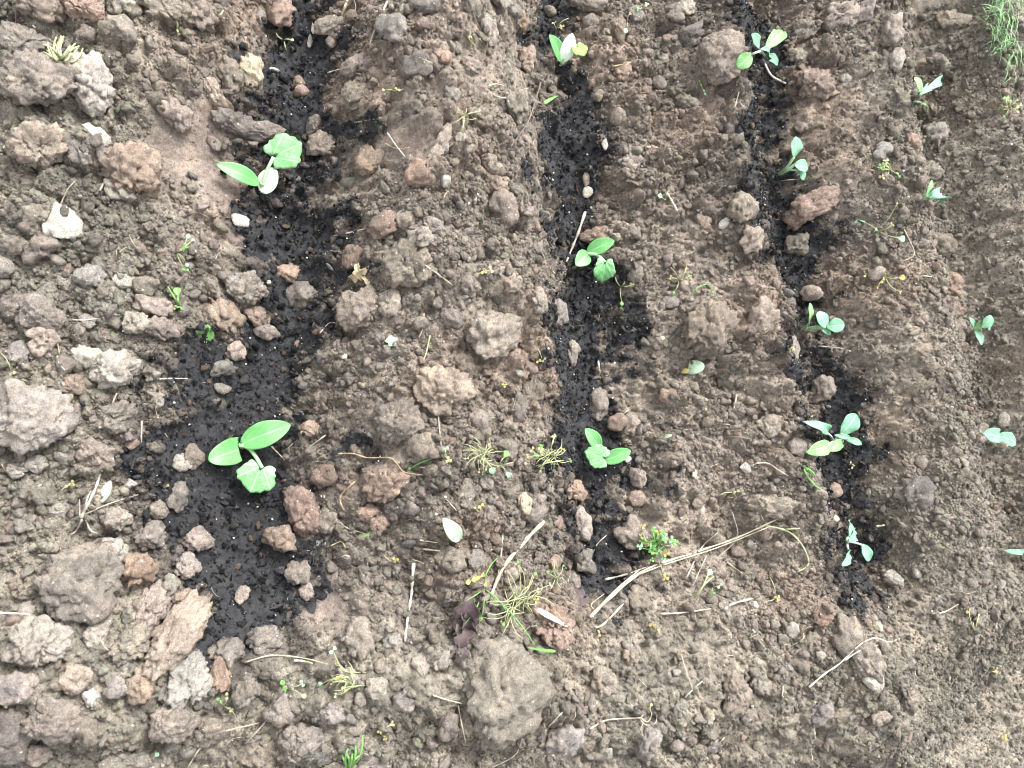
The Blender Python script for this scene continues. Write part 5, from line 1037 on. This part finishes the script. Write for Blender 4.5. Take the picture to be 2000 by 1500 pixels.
weed('weed_clump', 945, 1150, [(-60, 90, .02, 'none', 'weed', 1), (100, 112, .026, 'none', 'weed', 1), (50, 60, .02, 'none', 'weed', 1), (-10, 70, .02, 'none', 'weed', 1), (26, -60, .03, 'none', 'weed', 1), (-50, 30, .02, 'none', 'weed', 1)], 'spread green grass stems', stem_mat='weed', rpx=2.6)
weed('clover_clump', 1285, 1062, tuft(20, 36, .014, .034, [('tri', 'weed', 9), ('tri', 'mint', 9), ('tri', 'weed', 8), ('tri', 'yellow', 8)], 0, 6.28, 17), '', 'bright green clover clump with yellow flowers by the long dry stalk', 'clover', stem_mat='weed')
weed('weed_sprig', 1254, 1040, [(2, -12, .02, 'tri', 'yellow', 8), (8, 22, .02, 'tri', 'yellow', 10), (-2, 8, .018, 'pair', 'yellow', 8)], 'cluster of yellow flowers')
weed('sprawling_weed', 690, 1330, tuft(20, 58, .008, .026, [NO, NO, ('pair', 'paley', 7)], 2.2, 4.6, 19) + [(-40, -60, .02, 'pair', 'mint', 12), (-26, -6, .02, 'tri', 'yellow', 8), (-60, 5, .014, 'one', 'mint', 12)], '', 'pale sprawling weed with many thin stems among small grey clods')
weed('weed_sprig', 562, 1345, [(-8, -6, .014, 'pair', 'weed', 14), (28, -10, .012, 'pair', 'mint', 9), (26, 12, .01, 'one', 'paley', 14)], 'little green-leaved weed')
weed('weed_sprig', 437, 1378, [(-8, -10, .016, 'pair', 'weed', 9), (6, -18, .016, 'pair', 'paley', 9), (14, 8, .012, 'tri', 'paley', 7), (24, 24, .008, 'none', 'weed', 1)], 'yellow-green sprig')
weed('weed_sprig', 746, 1436, [(-4, -8, .012, 'tri', 'yellow', 7), (20, -22, .012, 'tri', 'paley', 7), (6, 6, .012, 'tri', 'yellow', 6)], 'small yellow-flowered sprig')
weed('grass_tuft', 680, 1506, [(-12, -30, .02, 'none', 'weed', 1), (0, -44, .03, 'none', 'weed', 1), (8, -34, .03, 'none', 'weed', 1), (14, -50, .03, 'none', 'weed', 1), (22, -30, .026, 'none', 'weed', 1), (28, -70, .02, 'none', 'weed', 1), (-4, -36, .03, 'none', 'weed', 1)], '', 'green grass tuft at the bottom edge among clods', 'grass tuft', stem_mat='weed', rpx=5)
weed('weed_sprig', 1085, 1128, tuft(10, 30, .01, .024, [NO, ('one', 'weed', 9), NO], 0, 6.28, 24), 'pale green wiry weed')
weed('weed_sprig', 1738, 330, tuft(9, 22, .012, .024, [('tri', 'paley', 8), ('pair', 'yellow', 7), ('pair', 'weed', 7)], 0, 6.28, 25), 'yellow-green leafy sprig')
weed('weed_sprig', 1715, 450, [(-26, -16, .014, 'one', 'mint', 16), (-6, 0, .014, 'pair', 'mint', 8), (28, -12, .012, 'pair', 'yellow', 6), (38, 14, .012, 'one', 'mint', 20), (36, -50, .012, 'pair', 'paley', 6)], 'straggling weed with mint leaves')
weed('weed_sprig', 1686, 522, [(-6, -14, .014, 'tri', 'paley', 7), (4, 2, .014, 'tri', 'yellow', 7), (6, 16, .012, 'pair', 'paley', 7), (-30, -28, .012, 'tri', 'paley', 5)], 'pale yellow sprig')
weed('weed_sprig', 1728, 540, [(0, -8, .014, 'tri', 'yellow', 7), (-4, 8, .014, 'pair', 'yellow', 7), (26, 2, .016, 'one', 'yellow', 18), (30, 30, .01, 'tri', 'yellow', 5), (-14, 20, .01, 'tri', 'yellow', 5)], 'yellow-flowered sprig with one large petal')
weed('weed_sprig', 1542, 682, [(0, 0, .012, 'tri', 'yellow', 7), (8, -4, .012, 'pair', 'paley', 7)], 'tiny yellow sprout')
weed('grass_sprig', 1568, 912, [(24, 18, .02, 'none', 'weed', 1), (34, 44, .012, 'none', 'weed', 1), (16, 12, .016, 'none', 'weed', 1)], 'drooping green grass sprig', stem_mat='weed', rpx=4)
weed('weed_sprig', 1662, 906, [(0, 0, .01, 'tri', 'paley', 6), (4, 6, .01, 'pair', 'paley', 6)], 'tiny cream sprout')
strand('green_stem', [(1494, 1027), (1535, 1036), (1562, 1058), (1578, 1090), (1576, 1106), (1556, 1118)], 5, 'weedp', '', 0.012, cat='stem', branches=[([(1535, 1034), (1562, 1032)], 4)], label='arching yellow-green stem beyond the end of the long dry stalk')
o = strand('uprooted_weed', [(1152, 1424), (1180, 1408), (1210, 1404), (1252, 1402)], 5, 'straw', '', 0.012, cat='weed', branches=[([(1252, 1402), (1264, 1410), (1272, 1398), (1270, 1384)], 3), ([(1252, 1402), (1259, 1390), (1262, 1378)], 3), ([(1250, 1404), (1262, 1416), (1280, 1412), (1283, 1396)], 2.6), ([(1256, 1412), (1248, 1432)], 2)], label='uprooted white-stemmed weed with a long pale root')
weed('weed_sprig', 1268, 1386, [(2, -6, .012, 'pair', 'paley', 9)], 'tiny lime leaf')
weed('yellow_flower', 1905, 1235, [(-12, -40, .014, 'tri', 'yellow', 9), (6, -30, .014, 'pair', 'paley', 8), (-4, -20, .012, 'none', 'weed', 1), (16, 10, .008, 'none', 'weed', 1)], '', 'yellow-flowered sprig on the outer slope of the bed', 'flower')
weed('yellow_flower', 1945, 1310, [(0, 0, .008, 'tri', 'yellow', 8)], 'small yellow flower', cat='flower')
weed('yellow_flower', 1962, 1440, [(0, 0, .008, 'tri', 'yellow', 9)], 'small yellow flower', cat='flower')
weed('yellow_flower', 1516, 1168, [(2, 0, .012, 'tri', 'yellow', 9), (-30, 4, .008, 'none', 'weed', 1), (-12, -40, .010, 'none', 'weed', 1)], 'small yellow flower', cat='flower')
weed('weed_sprig', 1356, 1170, [(26, -46, .024, 'one', 'paleaf', 18), (38, -44, .016, 'none', 'weed', 1)], 'pale round leaf on a leaning stem', rpx=3.5)
weed('weed_sprig', 1392, 1148, [(0, 8, .012, 'pair', 'weed', 8), (14, -4, .012, 'pair', 'mint', 8)], 'small green weed')
weed('yellow_flower', 1278, 1222, [(-4, 0, .01, 'pair', 'yellow', 10), (6, 6, .01, 'one', 'yellow', 9)], 'dull yellow petals', cat='flower')
weed('yellow_flower', 1170, 1237, [(0, 0, .008, 'pair', 'yellow', 9)], 'yellow petal', cat='flower')
weed('yellow_flower', 1295, 1128, [(-8, -30, .008, 'none', 'weed', 1), (4, 0, .012, 'tri', 'yellow', 10)], 'mustard-yellow flower', cat='flower')
weed('yellow_flower', 1047, 1172, [(0, 0, .02, 'tri', 'yellow', 9), (0, 16, .016, 'none', 'weed', 1)], 'yellow flower', cat='flower')
weed('yellow_flower', 772, 1098, [(0, -4, .012, 'tri', 'yellow', 9), (-22, -14, .008, 'none', 'weed', 1)], 'yellow flower', cat='flower')
weed('yellow_flower', 985, 752, [(0, 0, .01, 'tri', 'yellow', 7)], 'small yellow flower', cat='flower')
weed('yellow_flower', 1058, 705, [(-6, 0, .012, 'pair', 'yellow', 7), (4, -2, .012, 'pair', 'paley', 7), (-8, -24, .008, 'none', 'weed', 1)], 'small yellow flower', cat='flower')
weed('yellow_flower', 945, 530, [(0, 0, .012, 'tri', 'paley', 9), (-18, 4, .008, 'none', 'weed', 1), (14, -4, .012, 'pair', 'drytan', 10)], 'cream-yellow flower', cat='flower')
weed('yellow_flower', 80, 1134, [(4, 0, .012, 'pair', 'yellow', 10), (-12, 16, .006, 'none', 'weed', 1)], 'yellow petal', cat='flower')
weed('yellow_flower', 22, 728, [(2, 2, .010, 'pair', 'paley', 9), (-22, -40, .008, 'none', 'weed', 1)], 'pale yellow flower', cat='flower')
weed('yellow_flower', 137, 948, [(-4, 0, .010, 'pair', 'paley', 9), (-20, 12, .006, 'none', 'weed', 1), (6, -4, .01, 'pair', 'paley', 8)], 'pale yellow flower', cat='flower')
weed('yellow_flower', 325, 950, [(0, 0, .012, 'pair', 'yellow', 7)], 'tiny yellow petal', cat='flower')
weed('weed_sprig', 8, 1375, [(0, -16, .012, 'pair', 'paley', 14), (6, 2, .012, 'pair', 'paley', 10)], 'lime-coloured leaf')
weed('weed_sprig', 298, 1482, [(4, -4, .012, 'one', 'mint', 14), (-10, 2, .008, 'one', 'weed', 8)], 'small mint-green leaf')
weed('weed_sprig', 405, 660, [(-2, 4, .010, 'one', 'weed', 8)], 'tiny green shoot')
weed('weed_sprig', 415, 45, [(2, 12, .014, 'none', 'weed', 1), (-2, -20, .012, 'none', 'weed', 1), (22, -28, .010, 'none', 'weed', 1)], 'bent pale grass shoot', rpx=4)
weed('weed_sprig', 346, 58, [(-6, -26, .012, 'none', 'weed', 1), (2, 6, .01, 'one', 'paley', 6)], 'short pale shoot', rpx=4)
weed('weed_sprig', 555, 78, [(-16, -14, .012, 'none', 'weed', 1), (12, 0, .014, 'one', 'paley', 9), (4, 20, .010, 'none', 'weed', 1)], 'pale branched shoot', rpx=3)
weed('weed_sprig', 770, 178, [(-18, -2, .012, 'one', 'paley', 8), (6, -4, .014, 'pair', 'paley', 8), (18, -4, .010, 'none', 'weed', 1)], 'pale yellow-green weed')
weed('weed_sprig', 912, 72, [(6, 0, .012, 'tri', 'yellow', 5), (20, 20, .008, 'none', 'weed', 1)], 'tiny yellow sprig')
weed('weed_sprig', 1300, 390, [(-6, -4, .010, 'one', 'mint', 14), (6, -18, .010, 'none', 'weed', 1)], 'small mint leaf')
weed('weed_sprig', 1380, 555, [(-30, 22, .008, 'none', 'weed', 1), (20, 28, .006, 'none', 'weed', 1)], 'trailing green stem', stem_mat='weed')
weed('weed_sprig', 1430, 962, [(-28, 8, .008, 'none', 'weed', 1), (-14, 2, .012, 'none', 'weed', 1), (8, -2, .014, 'pair', 'paley', 9)], 'bleached sprig')
weed('weed_sprig', 1970, 210, tuft(8, 24, .01, .02, [('pair', 'paley', 8), ('pair', 'weed', 8)], 0, 6.28, 66), 'yellow-green weed')

def scrap(name, pts_, wpx, mat, kind, desc, label=None, h0=.006, h1=.010, roll=0., cup=.1, cat='leaf'):
    (a, b_), (c_, e) = pts_
    p0 = at(a, b_, h0); s = mpp(p0); V, F, UV = leaf_np(p0, at(c_, e, h1), wpx * s, kind, cup=cup, roll=roll, seed=int(a))
    o = link(name, mesh_poly(name, V - p0, F, UV), MAT[mat]); o.location = tuple(p0); md = o.modifiers.new('thickness', 'SOLIDIFY'); md.thickness = 0.0006
    o['category'] = cat; o['group'] = 'leaf scraps on the soil'
    if label: o['label'] = label
    else: describe(o, desc, (a + c_) / 2, (b_ + e) / 2)
scrap('leaf_scrap', ((392, 638), (414, 666)), 30, 'weed', 'cut', 'torn green leaf')
scrap('leaf_scrap', ((1344, 718), (1376, 716)), 30, 'paleaf', 'cut', 'x', 'folded pale green leaf lying between the second and third furrows', roll=.2, cup=-.05)
scrap('leaf_scrap', ((1330, 728), (1345, 722)), 10, 'yellow', 'petal', 'yellow leaf tip')
scrap('fallen_leaf', ((898, 1056), (868, 1015)), 30, 'paleaf', 'cot', 'pale fallen leaf', h0=.016, h1=.026)
scrap('leaf_scrap', ((766, 676), (762, 655)), 20, 'mint', 'scrap', 'small mint-green leaf scrap')
scrap('narrow_leaf', ((198, 982), (216, 938)), 17, 'greyleaf', 'cot', 'narrow grey-green leaf', h1=.016)
scrap('leaf_scrap', ((1690, 430), (1668, 436)), 12, 'mint', 'cot', 'mint leaf scrap')
scrap('narrow_leaf', ((700, 1047), (745, 1040)), 7, 'weed', 'blade', 'narrow green blade')
scrap('narrow_leaf', ((1062, 202), (1090, 186)), 8, 'weed', 'blade', 'narrow green blade')
scrap('narrow_leaf', ((1298, 852), (1312, 850)), 8, 'paleaf', 'cut', 'tiny pale green scrap')
scrap('leaf_scrap', ((1085, 1272), (1030, 1265)), 7, 'weed', 'blade', 'green grass blade', h0=.02, h1=.03)
scrap('leaf_scrap', ((1050, 1190), (1112, 1226)), 13, 'white', 'blade', 'whitish dried leaf strip', h0=.03, h1=.026)
scrap('leaf_scrap', ((1128, 1150), (1140, 1182)), 24, 'purple', 'scrap', 'small dark purple leaf')
def crumple(name, u, v, lobes, mat, label, cat='leaf'):
    o3 = at(u, v); s = mpp(o3); e = empty(name, o3); tag(e, label, cat, 'leaf scraps on the soil')
    for i, (a, b_, c_, f_, w, h0, h1, roll) in enumerate(lobes):
        leaf(at(a, b_, h0), at(c_, f_, h1), w * s, 'scrap', MAT[mat], e, o3, name='fold', cup=0.3, arch=.15, roll=roll, seed=i + int(u))
crumple('withered_leaf', 908, 1225, [(918, 1165, 912, 1215, 42, .024, .020, .4), (905, 1190, 908, 1240, 40, .018, .014, -.5), (914, 1225, 896, 1262, 34, .016, .016, .5), (900, 1255, 892, 1296, 26, .014, .008, -.3), (912, 1180, 936, 1206, 24, .026, .020, .8), (922, 1190, 926, 1240, 18, .020, .012, 1.0)], 'purple', 'withered dark purple leaf crumpled above the huge rounded clod')
crumple('dry_leaf', 700, 540, [(698, 515, 704, 548, 14, .014, .008, .6), (704, 540, 720, 556, 16, .012, .008, -.6), (686, 545, 704, 530, 16, .008, .014, .4), (700, 532, 716, 526, 12, .012, .012, .9)], 'drytan', 'crumpled tan dry leaf on the central ridge')

# grass beyond the far edge of the bed
VV, FF, off0 = [], [], 0
g = random.Random(3)
for i in range(1100):
    if i < 850: u, v = g.uniform(1900, 2080), g.uniform(-120, 110) 
    else: u, v = g.uniform(1955, 2080), g.uniform(60, 420)
    if u < 1890 + 0.5 * max(0, v): continue
    p = at(u, v, 0, GZ); L = g.uniform(0.03, 0.085); a = g.uniform(-0.6, 2.4)
    tip = p + np.array([math.cos(a) * L * .8, -abs(math.sin(a)) * L * .55, L * g.uniform(0.15, 0.7)])
    V, F, _ = leaf_np(p, tip, g.uniform(0.0014, 0.0030), 'blade', arch=.16, ns=5, ntr=2)
    VV.append(V); FF += [tuple(q + off0 for q in f) for f in F]; off0 += len(V)
tag(link('grass', mesh_poly('grass', np.vstack(VV), FF), MAT['grass']), 'green grass growing past the far corner of the bed', 'grass', kind='stuff')

settle_labels()
